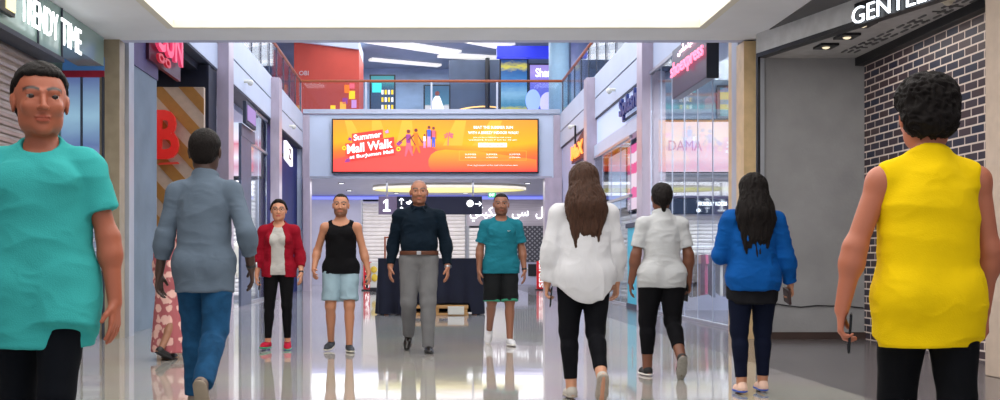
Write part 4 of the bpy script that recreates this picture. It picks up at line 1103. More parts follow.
mb = MB(); mb.box(-8.5, 14.15, 3.6, -4.2, 14.3, HC); mb.box(-8.5, 14.2, 0, PX(62, 14.1), 14.3, 3.6); struct('wall_left_return', mb, M_green)
YG = 14.12
t = thing('corner_window', 'shop corner window with red band and blue screens beside the tan marble column', 'shop window', (PX(60, YG), YG, 0))
q = LocalMB(t); q.box(PX(62, YG), YG + .02, PZ(71, YG), PX(104, YG), YG + .06, PZ(57, YG)); q.build('blue_header', flat('hdr_blue', (70, 120, 180), .25))
q = LocalMB(t); q.box(PX(60, YG), YG, PZ(77, YG), PX(104, YG), YG + .08, PZ(70.5, YG)); q.build('red_band', mat('band_red', srgb(150, 24, 50), .4, noise=.1, emit=.1))
q = LocalMB(t); q.box(PX(60, YG), YG + .04, 0, PX(104, YG), YG + .07, PZ(77, YG)); q.build('window_screen', ramp_mat('screen_slats', [(0, srgb(120, 124, 140)), (.5, srgb(130, 140, 165)), (.62, srgb(180, 190, 225)), (.75, srgb(96, 120, 170)), (.86, srgb(150, 190, 215)), (1, srgb(90, 110, 160))], 'Z', 0, 3.4, .12, .8))
q = LocalMB(t)
for i in range(14):
    z = .5 + i * .125; q.box(PX(82, YG), YG + .015, z, PX(102, YG), YG + .045, z + .045)
q.build('blind', mat('blind_white', srgb(206, 212, 230), .4, noise=.05))
q = LocalMB(t); q.box(PX(80.5, YG), YG - .01, 0, PX(82, YG), YG + .04, PZ(77, YG)); q.box(PX(102, YG), YG - .01, 0, PX(104, YG), YG + .04, PZ(77, YG)); q.build('frame', M_dark)

# ---------------------------------------------------------------- right side, far to near
mb = MB(); mb.box(XR + .05, 29.6, 0, XR + .25, 36.7, 4.75); struct('wall_right_far', mb, M_white2)
t = thing('orange_sign', 'glowing orange and pink letters on a dark projecting box over the right wall', 'sign', (XR - .12, 29.9, PZ(158, 31)))
mb = MB(); mb.prism([(0, 0, -.05), (0, 3.0, -.0), (0, 3.0, .42), (0, .0, .78)], (.12, 0, 0)); mb.build('box', mat('box_wine', srgb(90, 30, 50), .5, noise=.1), t)
lettering('letters', 'MaX', glow('sign_orange', srgb(255, 140, 60), 1.5), t, (-.03, 2.7, .06), (0, -1, 0), (0, 0, 1), 2.4, .40, .04, .03)
mb = MB()
for y in (.3, 2.6): mb.cyl((.06, y, .4), (.06, y, 1.1), .03, n=8)
mb.build('hanger', M_black, t)
# bay 2 : splash
t = shop_glass('glass shopfront under the blue letters between the right columns', XR, 24.0, 29.1, 3.75, 4, 1, 2.4)
mb = MB(); mb.box(XR - .02, 22.2, 3.75, XR + .2, 29.1, 4.05); struct('trim_%d' % n, mb, M_white); n += 1
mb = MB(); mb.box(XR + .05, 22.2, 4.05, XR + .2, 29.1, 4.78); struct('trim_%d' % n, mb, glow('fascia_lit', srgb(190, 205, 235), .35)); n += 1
t = thing('blue_letter_sign', 'navy blue raised lettering on the pale fascia behind the right column', 'sign', (XR - .02, 24.9, 4.12))
lettering('letters', 'Splash', mat('letter_navy', srgb(36, 56, 120), .35, noise=.1, emit=.1), t, (-.03, .0, .0), (0, -1, 0), (0, 0, 1), 2.1, .52, .03, .06)
mb = MB(); mb.box(-.01, -2.0, .02, .04, -.0, .06); mb.build('mounting_rail', M_dark, t)
mb = MB(); mb.box(XR + .6, 22.3, 0, 8.9, 22.4, 4.7); mb.box(XR + .6, 29.0, 0, 8.9, 29.1, 4.7); struct('wall_shop_right', mb, M_white2)
def side_screen(name, label, cat, X, y0, y1, z0, z1, m):
    t = thing(name, label, cat, (X, y0, z0)); mb = MB(); mb.box(0, -.04, -.04, .1, y1 - y0 + .04, z1 - z0 + .04, .01); mb.build('frame', M_dark, t)
    mb = MB(); mb.box(-.02, 0, 0, 0, y1 - y0, z1 - z0); mb.build('screen', m, t); return t
M_pink = ramp_mat('screen_pink', [(0, srgb(240, 215, 235)), (.2, srgb(240, 90, 160)), (.35, srgb(245, 225, 240)), (.55, srgb(240, 80, 150)), (.7, srgb(245, 230, 245)), (.85, srgb(240, 100, 170)), (1, srgb(240, 220, 240))], 'Z', 0, 1.6, .12, .8, const=True)
side_screen('pink_striped_screen', 'pink and white striped screen behind the right glass shopfront', 'screen', XR + .35, 23.6, 26.2, 2.2, 3.7, M_pink)
side_screen('pale_display', 'pale display panel behind the far part of the right glass shopfront', 'screen', XR + .35, 26.5, 28.9, 2.3, 3.7, flat('pale_disp', (190, 200, 220), .5))
shutter('white slatted shutter behind the lower right glass shopfront', 'shutter', (XR + .35, 28.9, 0), (0, -1, 0), 5.4, 2.15, M_shut, .11, .03)
t = thing('teal_cabinet', 'bright teal cabinet standing beside the right column behind the polo shirt woman', 'cabinet', (XR - .02, 22.75, 0))
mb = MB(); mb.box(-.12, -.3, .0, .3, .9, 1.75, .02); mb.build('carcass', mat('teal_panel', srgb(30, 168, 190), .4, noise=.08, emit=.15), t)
mb = MB(); mb.box(-.16, -.32, 1.7, .32, .92, 1.8, .01); mb.build('top_cap', M_dark, t); mb = MB(); mb.box(-.14, -.32, 0, .3, .92, .1); mb.build('kick_plate', M_dark, t)
mb = MB(); mb.cyl((-.16, .1, .8), (-.16, .1, 1.2), .015, n=8); mb.build('handle', M_alu, t)
# bay 1 : big glass shop
t = shop_glass('tall folding glass panels of the right shop beside the tan marble column', XR - .05, 15.1, 21.6, 4.72, 7, 1)
mb = MB(); mb.box(XR + .3, 15, 4.6, 8.9, 22.2, 4.75); struct('ceiling_shop_right', mb, M_white2)
YW = 21.9
scr('teal_menu_screen', 'teal screens with yellow menu lines high inside the right glass shop', 'screen', 662, 745, 78, 121, YW, ramp_mat('screen_teal_menu', [(0, srgb(80, 130, 170)), (.25, srgb(40, 90, 140)), (.4, srgb(60, 190, 200)), (.52, srgb(40, 80, 120)), (.62, srgb(120, 150, 180)), (.68, srgb(160, 90, 60)), (.74, srgb(80, 110, 150)), (1, srgb(150, 170, 190))], 'Z', 0, .86, .12, .6))
t = scr('lit_menu', 'yellow and green lit menu panel inside the right glass shop', 'screen', 720, 741, 88, 116, YW - .1, ramp_mat('screen_yel', [(0, srgb(60, 150, 150)), (.3, srgb(210, 220, 70)), (.5, srgb(70, 160, 170)), (.7, srgb(220, 220, 90)), (1, srgb(60, 150, 190))], 'Z', 0, .5, .05, .7, const=True))
M_lav = ramp_mat('screen_lilac', [(0, srgb(200, 196, 220)), (.08, srgb(228, 224, 240)), (.25, srgb(200, 192, 222)), (.4, srgb(232, 232, 248)), (.6, srgb(210, 204, 230)), (.8, srgb(236, 234, 248)), (1, srgb(224, 216, 236))], 'Z', 0, 1, .25, 1.15, nscale=1.5)
t = scr('lilac_video_wall', 'large lilac and white video wall inside the right glass shop', 'screen', 655, 745, 122, 172, YW - .15, M_lav)
lettering('printed_word', 'DAMA', flat('print_greyviolet', (130, 112, 156), .3), t, (PX(668, YW) - PX(655, YW), -.03, .42), (1, 0, 0), (0, 0, 1), .66, .20, .0, .01)
scr('striped_video_wall', 'grey and yellow striped display band below the lilac video wall', 'screen', 655, 745, 173, 198, YW - .15, ramp_mat('screen_stripes', [(0, srgb(110, 90, 160)), (.12, srgb(90, 92, 110)), (.25, srgb(170, 160, 165)), (.42, srgb(220, 220, 120)), (.5, srgb(150, 140, 150)), (.66, srgb(90, 96, 116)), (.8, srgb(170, 160, 170)), (.92, srgb(100, 106, 124)), (1, srgb(210, 204, 226))], 'Z', 0, .5, .03, .5), b=0)
t = scr('dark_directory', 'dark sign band with small white letters inside the right glass shop', 'sign', 655, 745, 199, 214, YW - .2, mat('sign_ink', srgb(24, 40, 64), .4, noise=.1), b=.0)
lettering('letters', 'NURSERY ROOM', M_letter, t, (.85, -.03, .16), (1, 0, 0), (0, 0, 1), .55, .08, .01, .01)
mb = MB(); mb.cyl((.85, -.03, .07), (.85, -.016, .07), .04, n=12); mb.build('pictogram', M_letter, t)
shutter('silver roller shutter half lowered inside the right glass shop', 'shutter', (PX(655, YW), YW, 1.0), (1, 0, 0), PX(745, YW) - PX(655, YW), PZ(214, YW) - 1.0, M_shut, .075, .022)
# clothes rails below the shutter
RY = YW - .6
t = thing('clothes_rail', 'chrome clothes rail inside the right glass shop below the silver shutter', 'clothes rail', (PX(662, RY), RY, 0))
L_ = PX(738, RY) - PX(662, RY)
mb = MB(); mb.cyl((0, 0, 1.28), (L_, 0, 1.28), .015, n=8); mb.cyl((0, 0, 0), (0, 0, 1.28), .02, n=8); mb.cyl((L_, 0, 0), (L_, 0, 1.28), .02, n=8); mb.build('frame', M_alu, t)
cols = [((70, 64, 74), 'charcoal'), ((170, 60, 90), 'rose'), ((205, 205, 210), 'white'), ((50, 56, 84), 'navy'), ((130, 90, 80), 'brown'), ((190, 70, 110), 'pink'), ((90, 100, 120), 'slate'), ((220, 214, 205), 'cream'), ((46, 44, 50), 'black'), ((120, 130, 150), 'grey')]
for i in range(10):
    x = .08 + i * (L_ - .16) / 9; c, nm = cols[i]
    g = thing('garment', '%s garment on a hanger on the chrome clothes rail' % nm, 'garment', (t.location.x + x, RY, 0))
    mc = mat('garment_' + nm, srgb(*c), .9, noise=.12, bump=.2)
    mb = MB(); mb.prism([(-.02, -.2, 1.12), (-.02, .2, 1.12), (-.02, .26, .95), (-.02, .17, .92), (-.02, .19, .3 + .03 * (i % 4)), (-.02, -.19, .3 + .03 * (i % 3)), (-.02, -.17, .92), (-.02, -.26, .95)], (.05, 0, 0)); mb.build('cloth', mc, g)
    mb = MB(); mb.cyl((0, 0, 1.12), (0, 0, 1.255), .006, n=6); mb.cyl((0, -.19, 1.13), (0, .19, 1.13), .008, n=6); mb.build('hanger', M_alu, g)
# projecting neon box sign
t = thing('neon_box_sign', 'dark projecting box with pink white neon letters over the right glass shop', 'sign', (XR - .32, 16.25, 3.72))
mb = MB(); mb.box(0, 0, 0, .16, 2.3, .82, .015); mb.build('box', mat('box_slate', srgb(52, 56, 82), .3, noise=.1), t)
lettering('letters', 'shoexpress', glow('neon_glow', srgb(255, 120, 150), 1.6), t, (-.03, 2.22, .27), (0, -1, 0), (0, 0, 1), 2.15, .30, .01, .02)
lettering('letters', '\ufeb2\ufbb0\ufb93\ufef4\ufeb4\ufed7', glow('neon_glow_white', srgb(255, 210, 220), 1.6), t, (-.03, 1.7, .60), (0, -1, 0), (0, 0, 1), 1.2, .17, .0, .02)
mb = MB(); mb.box(-.012, -.03, -.02, .17, .0, .84); mb.build('end_plate', M_black, t)
mb = MB()
for y in (.4, 1.9): mb.cyl((.08, y, .8), (.08, y, 1.05), .02, n=8)
mb.build('hanger', M_black, t)

# near right : grey portal, brick wall
def PXP(px, X): return X * 1100. / (px - 426)     # depth at which X projects to px
mb = MB(); mb.box(4.25, 14.1, 0, 9, 14.3, HC); struct('wall_right_near', mb, M_conc)
mb = MB(); mb.box(4.3, 14.06, 0, 5.62, 14.1, .09); struct('baseboard_right', mb, mat('skirting_brown', srgb(70, 54, 50), .5, noise=.1))
XB = 5.62
mb = MB(); mb.box(XB, 5, 0, XB + .2, 14.1, 3.62); struct('wall_brick', mb, M_brick, (XB, 0, 0))
zs = 3.60
a = Vector((4.24, 13.82, 0)); d = Vector((.27, -1, 0)); 
def fp(k): return a + d * k
# soffit, beam and jamb of the portal
p0, p1 = fp(0), fp(5.2)
mb = MB(); mb.prism([(p0.x, p0.y, zs), (p1.x, p1.y, zs), (XB + .2, p1.y, zs), (XB + .2, 14.12, zs), (p0.x, 14.12, zs)], (0, 0, .1)); struct('ceiling_portal', mb, mat('soffit_grey', srgb(190, 188, 186), .7, noise=.08, bump=.2))
nn = Vector((-1, -.27, 0)).normalized() * .1
mb = MB(); mb.prism([tuple(p0 + Vector((0, 0, zs - .02))), tuple(p1 + Vector((0, 0, zs - .02))), tuple(p1 + nn + Vector((0, 0, zs - .02))), tuple(p0 + nn + Vector((0, 0, zs - .02)))], (0, 0, HC - zs + .02)); struct('wall_portal', mb, M_beam)
mb = MB(); z_ = Vector((0, 0, zs - .05)); n3 = nn * 1.05
mb.prism([tuple(p0 + z_ - nn * .3), tuple(p1 + z_ - nn * .3), tuple(p1 + z_ + n3), tuple(p0 + z_ + n3)], (0, 0, .05))
mb.prism([tuple(p0 + nn * .7), tuple(p0 + n3), tuple(p0 + n3 + d * .04), tuple(p0 + d * .04 + nn * .7)], (0, 0, zs)); struct('trim_%d' % n, mb, M_black); n += 1
mb = MB(); mb.box(XB - .12, 8, zs - .1, XB + .02, 14.1, zs); struct('trim_%d' % n, mb, M_black); n += 1
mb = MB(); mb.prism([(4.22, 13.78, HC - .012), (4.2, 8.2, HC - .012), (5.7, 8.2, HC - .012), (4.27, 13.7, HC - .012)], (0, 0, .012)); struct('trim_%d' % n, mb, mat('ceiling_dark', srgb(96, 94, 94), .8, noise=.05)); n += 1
# tan jamb at the frame's edge
pj = Vector((PX(986, 9.6), 9.6, 0)); mb = MB(); mb.box(pj.x, 9.3, 0, pj.x + .5, 9.62, HC - .01, .01); struct('trim_%d' % n, mb, mat('beige_stone', srgb(196, 176, 158), .5, noise=.07)); n += 1
# soffit spots
for i, (px, py) in enumerate(((826, 45), (847, 35), (863, 23))):
    Y = (zs - 1) * 1100 / (261 - py); x = PX(px, Y)
    t = thing('spotlight', ('recessed spotlight in the dark soffit nearest the grey wall', 'recessed spotlight in the dark soffit, middle of three', 'recessed spotlight in the dark soffit below the white letters')[i], 'ceiling light', (x, Y, zs))
    mb = MB(); mb.box(-.11, -.14, -.03, .11, .14, .0, .005); mb.build('housing', M_black, t)
    mb = MB(); mb.sph((0, 0, -.02), .05, (1, 1, .6)); mb.build('lamp', glow('spot_warm', srgb(255, 236, 200), .8), t)
t = thing('smoke_detector', 'white round smoke detector on the grey soffit beside the brick wall', 'detector', (PX(948, 10.9), 10.9, zs))
mb = MB(); mb.cyl((0, 0, -.03), (0, 0, 0), .07, n=20); mb.build('base', M_cream, t); mb = MB(); mb.sph((0, 0, -.04), .045, (1, 1, .7)); mb.build('dome', M_cream, t)
t = thing('soffit_marks', 'row of dark angular marks on the grey soffit', 'marking', (5.2, 13, zs))  # short dark bars laid on the soffit, resembling letters
M_mark = mat('mark_dark', srgb(104, 103, 104), .8, noise=.1); random.seed(9)
for i in range(17):
    y = 13.6 - i * .24; x = 5.28 + .012 * i - .02
    for k in range(3):
        if random.random() < .75:
            mb = MB(); mb.box(x - .10 + .08 * k - 5.2, y - .08 - 13, -.012, x - .075 + .08 * k - 5.2, y + .08 - 13, 0); mb.build('mark_bar', M_mark, t)
    if random.random() < .6:
        mb = MB(); mb.box(x - .1 - 5.2, y - .01 - 13, -.012, x + .09 - 5.2, y + .012 - 13, 0); mb.build('mark_bar', M_mark, t)
# white letters on the beam
ks = 2.1
for k in np.linspace(0, 5, 400):
    p = fp(k)
    if (p.x / p.y * 1100 + 426) >= 850: ks = k; break
po = fp(ks + .22) + nn * 1.2
t = thing('portal_letters', 'glowing white letters on black above the grey shop portal, cut by the frame', 'sign', (po.x, po.y, zs - .06))
dd = d.normalized()
mb = MB(); mb.prism([(0, 0, .0), tuple(dd * 1.85), tuple(dd * 1.85 - nn * .2), tuple(-nn * .2)], (0, 0, .24)); mb.build('backing', M_black, t)
lettering('letters', 'GENTLEMEN', glow('letter_cool', srgb(240, 248, 255), 2.2), t, tuple(Vector((0, 0, .01)) + nn * .2), tuple(dd), (0, 0, 1), 1.8, .18, -.005, .012)
t = thing('crack', 'thin dark cable running along the foot of the grey wall', 'crack', (4.4, 14.08, .45));  # crack line of the wall, modelled as a thin dark tube
pts = [(4.38, .42), (4.5, .45), (4.62, .43), (4.8, .41), (5.0, .43), (5.2, .425), (5.4, .42), (5.6, .40)]
q = LocalMB(t)
for (x0, z0), (x1, z1) in zip(pts, pts[1:]): q.cyl((x0, 14.085, z0), (x1, 14.085, z1), .008, n=6)
q.build('crack_line', M_black)

# ---------------------------------------------------------------- things on the floor
YT = 20.3
tx0, tx1 = PX(378, YT), PX(483, YT)
t = thing('draped_table', 'tall table covered by a dark navy cloth behind the man in navy shirt', 'table', ((tx0 + tx1) / 2, YT + .4, 0))
hw = (tx1 - tx0) / 2
mb = MB(); mb.box(-hw + .06, -.4, .98, hw - .06, .4, 1.03, .01); mb.build('table_top', M_wood, t)
for sx_ in (-1, 1):
    for sy_ in (-1, 1): mb = MB(); mb.box(sx_ * (hw - .14) - .03, sy_ * .33 - .03, 0, sx_ * (hw - .14) + .03, sy_ * .33 + .03, .98); mb.build('leg', M_wood, t)
mb = MB(); per = []
def drape_fn(u, v):
    # walk the rounded rectangle
    P_ = [(-hw, -.42), (hw, -.42), (hw, .42), (-hw, .42)]; s_ = u * 4; i = int(s_) % 4; f = s_ - int(s_); a_, b_ = P_[i], P_[(i + 1) % 4]
    x, y = a_[0] + (b_[0] - a_[0]) * f, a_[1] + (b_[1] - a_[1]) * f; r = 1 + (.05 * math.sin(u * 2 * PI * 22) + .02 * math.sin(u * 2 * PI * 9)) * v
    low = .02
    if i == 0 and .24 < f < .9: low = .22
    return (x * r, y * (r + .06 * v * math.sin(u * 2 * PI * 24)), 1.045 - (1.045 - low) * v)
mb.grid(drape_fn, 240, 12); mb.box(-hw, -.42, 1.035, hw, .42, 1.05, .005)
mb.build('tablecloth_skirt', cloth_navy if False else mat('cloth_navy', srgb(16, 20, 40), .85, noise=.15, scale=5, bump=.2, sheen=.1), t, smooth=True)
t = thing('wooden_plinth', 'low light-wood plinth showing under the navy table cloth', 'plinth', (PX(440, YT), YT + .35, 0))
mb = MB(); mb.box(-.62, -.5, .0, .52, .1, .05, .005); mb.box(-.62, -.5, .13, .52, .1, .19, .005)
for x in (-.6, -.1, .42): mb.box(x, -.48, .05, x + .08, .08, .13)
mb.build('frame', mat('pale_wood', srgb(196, 146, 84), .5, noise=.15, scale=8, stretch=(1, 6, 6)), t)
mb = MB(); mb.box(.14, -.52, .02, .44, -.49, .17, .004); mb.build('white_panel', M_cream, t)
t = thing('rope_stanchion', 'slim brass stanchion beside the draped table', 'stanchion', (PX(385, 24), 24, 0))
mb = MB(); mb.cyl((0, 0, 0), (0, 0, .03), .15, n=24); mb.build('base', STEEL if 'STEEL' in globals() else M_alu, t)
mb = MB(); mb.cyl((0, 0, .03), (0, 0, 1.5), .02, n=10); mb.build('post', M_wood, t); mb = MB(); mb.box(-.02, -.02, 1.5, .25, .02, 1.53); mb.build('arm', M_wood, t)
def totem(label, px, Y, py0, py1, w, txt):
    x = PX(px, Y); t = thing('red_totem', label, 'sign', (x, Y, 0)); z1 = PZ(py0, Y)
    mb = MB(); mb.box(-w / 2, -.06, .04, w / 2, .06, z1, .012); mb.build('panel', mat('totem_red', srgb(206, 24, 36), .45, noise=.05, emit=.12), t)
    mb = MB(); mb.box(-w / 2 - .06, -.14, 0, w / 2 + .06, .14, .04, .01); mb.build('base', M_black, t)
    lettering('letters', txt, G['white'], t, (w * .24, -.075, z1 - 1.12 if z1 > 1.2 else .1), (0, 0, 1), (-1, 0, 0), .95 if z1 > .95 else z1 * .8, w * .5, .02, .01)
totem('red vertical sign with white letters left of the white blouse woman', 541, 37.6, 261, 294, .30, 'SERIES')
totem('red vertical sign with white letters behind the man in black tank top', 367.5, 37.2, 262, 300, .28, 'SALE')
t = thing('toy_display', 'small display stand with yellow and white cutouts beside the left red sign', 'display stand', (PX(374, 36.2), 36.2, 0))
mb = MB(); mb.box(-.14, -.1, 0, .14, .1, .12, .01); mb.build('base', M_black, t); mb = MB(); mb.box(-.13, -.04, .12, .13, .02, .95, .02); mb.build('panel', M_cream, t)
mb = MB(); mb.sph((0, -.06, .72), .11, (1, .3, 1)); mb.sph((.02, -.06, .45), .1, (1, .3, 1.3)); mb.build('cutout', mat('cutout_yellow', srgb(236, 196, 60), .5, noise=.1), t)
# folded pushchair-like white fitting by the left shop
t = thing('white_mannequin', 'white torso mannequin on a stand inside the left glass shop', 'mannequin', (-4.58, 27.2, 0))
F = Field(.012); F.u(cone((0, 0, .85), (0, 0, 1.3), .13, .17, sq=((0, 1, 0), .65)), .05); F.u(cone((-.16, 0, 1.38), (.16, 0, 1.38), .06, .06), .06); F.u(cone((0, 0, 1.4), (0, 0, 1.55), .055, .045), .03); F.u(cone((0, 0, .7), (0, 0, .85), .14, .13, sq=((0, 1, 0), .7)), .04)
V, Q = F.mesh(); vq_mesh('torso', V, Q, M_cream, t)
mb = MB(); mb.cyl((0, 0, 0), (0, 0, .03), .18, n=20); mb.cyl((0, 0, 0), (0, 0, .75), .02, n=8); mb.build('stand', M_alu, t)
for i, (X, Y) in enumerate(((XL, 24.8), (XL, 33), (XR, 26), (XR, 33))):
    s_ = 1 if X < 0 else -1
    t = thing('security_camera', 'small white camera on the %s fascia %s' % ('left' if X < 0 else 'right', ('above the slate pilaster', 'near the billboard')[i % 2]), 'camera', (X, Y, 5.05))
    mb = MB(); mb.cyl((0, 0, 0), (s_ * .12, 0, 0), .035, n=12); mb.build('mount', M_cream, t); mb = MB(); mb.sph((s_ * .14, 0, -.03), .07); mb.build('dome', M_cream, t, smooth=True)

# ---------------------------------------------------------------- light, world, camera
def area(name, loc, rot, sx_, sy_, e, col=(1, 1, 1)):
    l = bpy.data.lights.new(name, 'AREA'); l.shape = 'RECTANGLE'; l.size = sx_; l.size_y = sy_; l.energy = e; l.color = col
    o = bpy.data.objects.new(name, l); C.objects.link(o); o.location = loc; o.rotation_euler = rot; return o
area('tray_lamp', (.1, 7.3, HC + .10), (0, 0, 0), 6.2, 11.8, 60)
area('atrium_fill', (.2, 26, 10.3), (0, 0, 0), 7, 17, 650, (.90, .94, 1))  # added fill light paired with the unseen panel over the atrium
area('hall_lamp', (0, 41.5, 3.70), (0, 0, 0), 11, 8, 560, (.97, .95, 1))
area('gallery_lamp', (0, 44, 9.6), (0, 0, 0), 8, 9, 480, (.92, .95, 1))
area('gallery_left_lamp', (-6.4, 26, 9.9), (0, 0, 0), 2.5, 18, 420, (.92, .95, 1))
area('gallery_right_lamp', (6.8, 26, 9.9), (0, 0, 0), 2.5, 18, 450, (.85, .92, 1))
area('shop_lamp', (6.4, 19, 4.5), (0, 0, 0), 2.5, 4.5, 420, (.94, .97, 1))
area('shop_lamp_left', (-6, 26, 4.5), (0, 0, 0), 2.5, 4, 260, (.9, .93, 1))
area('portal_lamp', (5.1, 12.2, 3.52), (0, 0, 0), .5, 2, 9, (1, .95, .88))
area('recess_lamp', (-5.5, 18.8, 4.5), (0, 0, 0), 1.2, 2, 18, (1, .9, .85))
w = bpy.data.worlds.new('world'); bpy.context.scene.world = w; w.use_nodes = True
w.node_tree.nodes['Background'].inputs[0].default_value = (.90, .93, 1, 1); w.node_tree.nodes['Background'].inputs[1].default_value = .7
cam = bpy.data.cameras.new('camera'); co = bpy.data.objects.new('camera', cam); C.objects.link(co)
co.location = (0, 0, 1.0); co.rotation_euler = (PI / 2, 0, 0)
cam.sensor_width = 36; cam.lens = 36 * 1.1; cam.shift_x = .074; cam.shift_y = .061; cam.clip_end = 200
sc = bpy.context.scene; sc.camera = co
sc.view_settings.view_transform = 'Standard'; sc.view_settings.look = 'None'; sc.view_settings.gamma = 1; sc.view_settings.use_curve_mapping = False
sc.view_settings.exposure = .15
# ---------------------------------------------------------------- the walkers
SK = skin_mat('skin')
EYE = (mat('eye_white', srgb(170, 160, 152), .3, noise=.02), mat('eye_iris', srgb(38, 22, 14), .15, noise=.1))
def cloth(name, rgb, rough=.85, noise=.08, bump=.25, bscale=220, sheen=0., scale=7, stretch=(1, 1, 1)):
    return mat(name, srgb(*rgb), rough, noise=noise, scale=scale, bump=bump, bscale=bscale, sheen=sheen, spec=.12, stretch=stretch)
HAIRB = mat('hair_black', srgb(22, 17, 16), .6, noise=.35, scale=30, bump=.5, bscale=120, stretch=(6, 6, 1), spec=.15)
HAIRBR = mat('hair_brown', srgb(66, 42, 30), .5, noise=.4, scale=24, bump=.6, bscale=110, stretch=(6, 6, .7), spec=.25)
RUBW = mat('sole_white', srgb(215, 212, 205), .6, noise=.05, scale=30, bump=.1)
RUBB = mat('sole_black', srgb(28, 28, 30), .6, noise=.1, scale=30, bump=.1)
BLK = mat('phone_black', srgb(18, 19, 22), .2, noise=.1, scale=20)
WATCH = mat('watch_dark', srgb(25, 25, 28), .3, noise=.1, scale=30)
STEEL = mat('steel', srgb(180, 180, 185), .3, 1., noise=.05, scale=30)
def place(label, px, s, rz=0., dy=0., group=None):
    Y = 1100. / s + dy; X = (px - 426) / 1100. * Y
    return thing('person', label, 'person', (X, Y, 0), rz, group)
def phone(S, root, n, label, name='phone', size=(.036, .0045, .075), m=None, off=(.036, .090, 0), cat='phone', tilt=0.):
    d, nn, t = S.hand_frame(n); wr = S.J['arm' + n][2]
    c = wr + d * off[1] * S.H / 1.75 + nn * off[0] * S.H / 1.75 + t * off[2]
    r = root.rotation_euler.z; Rz = Matrix.Rotation(r, 3, 'Z')
    cw = Rz @ Vector(c) + root.location
    ax = d * math.cos(tilt) + t * math.sin(tilt); tx = np.cross(nn, ax)
    M = Matrix((Rz @ Vector(tx), Rz @ Vector(nn), Rz @ Vector(ax))).transposed().to_4x4()
    o = thing(name, label, cat, tuple(cw)); o.rotation_euler = M.to_euler()
    mb = MB(); mb.box(-size[0], -size[1], -size[2], size[0], size[1], size[2], .004); mb.build('body', m or BLK, o)
    if name == 'phone':
        mb = MB(); mb.box(-size[0] * .92, size[1], -size[2] * .93, size[0] * .92, size[1] + .0008, size[2] * .93); mb.build('screen', BLK, o)
        mb = MB(); mb.box(size[0] * .3, -size[1] - .002, size[2] * .55, size[0] * .8, -size[1], size[2] * .88, .0008); mb.build('camera_bump', BLK, o)
    return o
def watch(S, root, n, m=WATCH, up=.012):
    so, el, wr = S.J['arm' + n]; d = nrm(wr - el); c = wr - d * up * S.H
    F = Field(.004); F.u(cone(c - d * .010, c + d * .010, .0185 * S.H * S.limb, .018 * S.H * S.limb, flat=True, flata=True), 0)
    V, Q = F.mesh(); o = vq_mesh('wristwatch', V, Q, m, root)
    dd, nn, t = S.hand_frame(n)
    q = c - nn * .0185 * S.H * S.limb
    mb = MB(); mb.cyl(q, q - nn * .008, .017, n=16); mb.build('dial', STEEL if m is not STEEL else WATCH, o)
def fig(S, root, tone, shoes, **kw):
    S.body(root, SK, tone, **kw); S.eyes(root, EYE)
DOWN = (.10, 0, -1)

# 1 --- man in the blue-grey shirt and jeans, walking away
def man_grey_shirt():
    root = place('man walking away in blue-grey long-sleeved shirt with rolled cuffs and blue jeans', 204, 148, PI - .05)
    S = Human(1.865, dict(L=((.02, .30, -1), (.0, .05, -1), (.0, 1, .05)), R=((-.01, -.10, -1), (.0, -.52, -1), (.05, .50, -.86))),
              dict(L=((.26, -.02, -1), (.20, .16, -1), (.05, .15, -1)), R=((.40, -.22, -1), (.02, .50, -1), (.0, .4, -1))),
              lean=.04, w=1.03, belly=.0, head=(0, .05, 0), v=.006, hs=1.1)
    fig(S, root, srgb(66, 44, 36), None)
    m = cloth('shirt_blue_grey', (92, 105, 120))
    S.top('shirt', m, root, e=.014, t=1.60, e2=.016, hem=-.105, pe=.022, drape=(.086, .100), collar=True, amp=.005, sc=(7, 7, 10), seed=2, sq=.72)
    S.pants('jeans', cloth('denim', (28, 70, 106), noise=.22, scale=14), root, e=.016, t=2.02, e2=.028, amp=.005, sc=(9, 9, 14))
    sh = mat('shoe_taupe', srgb(120, 106, 96), .7, noise=.15, scale=40, bump=.2)
    for n in 'LR': S.shoe(n, sh, mat('sole_tan', srgb(140, 128, 112), .7, noise=.1), root, high=.006, lace=RUBW)
    S.hair_mesh(HAIRB, root, lambda F: S.cap(F, .03, .30, -.34), .002, (80, 80, 60))
    watch(S, root, 'R')
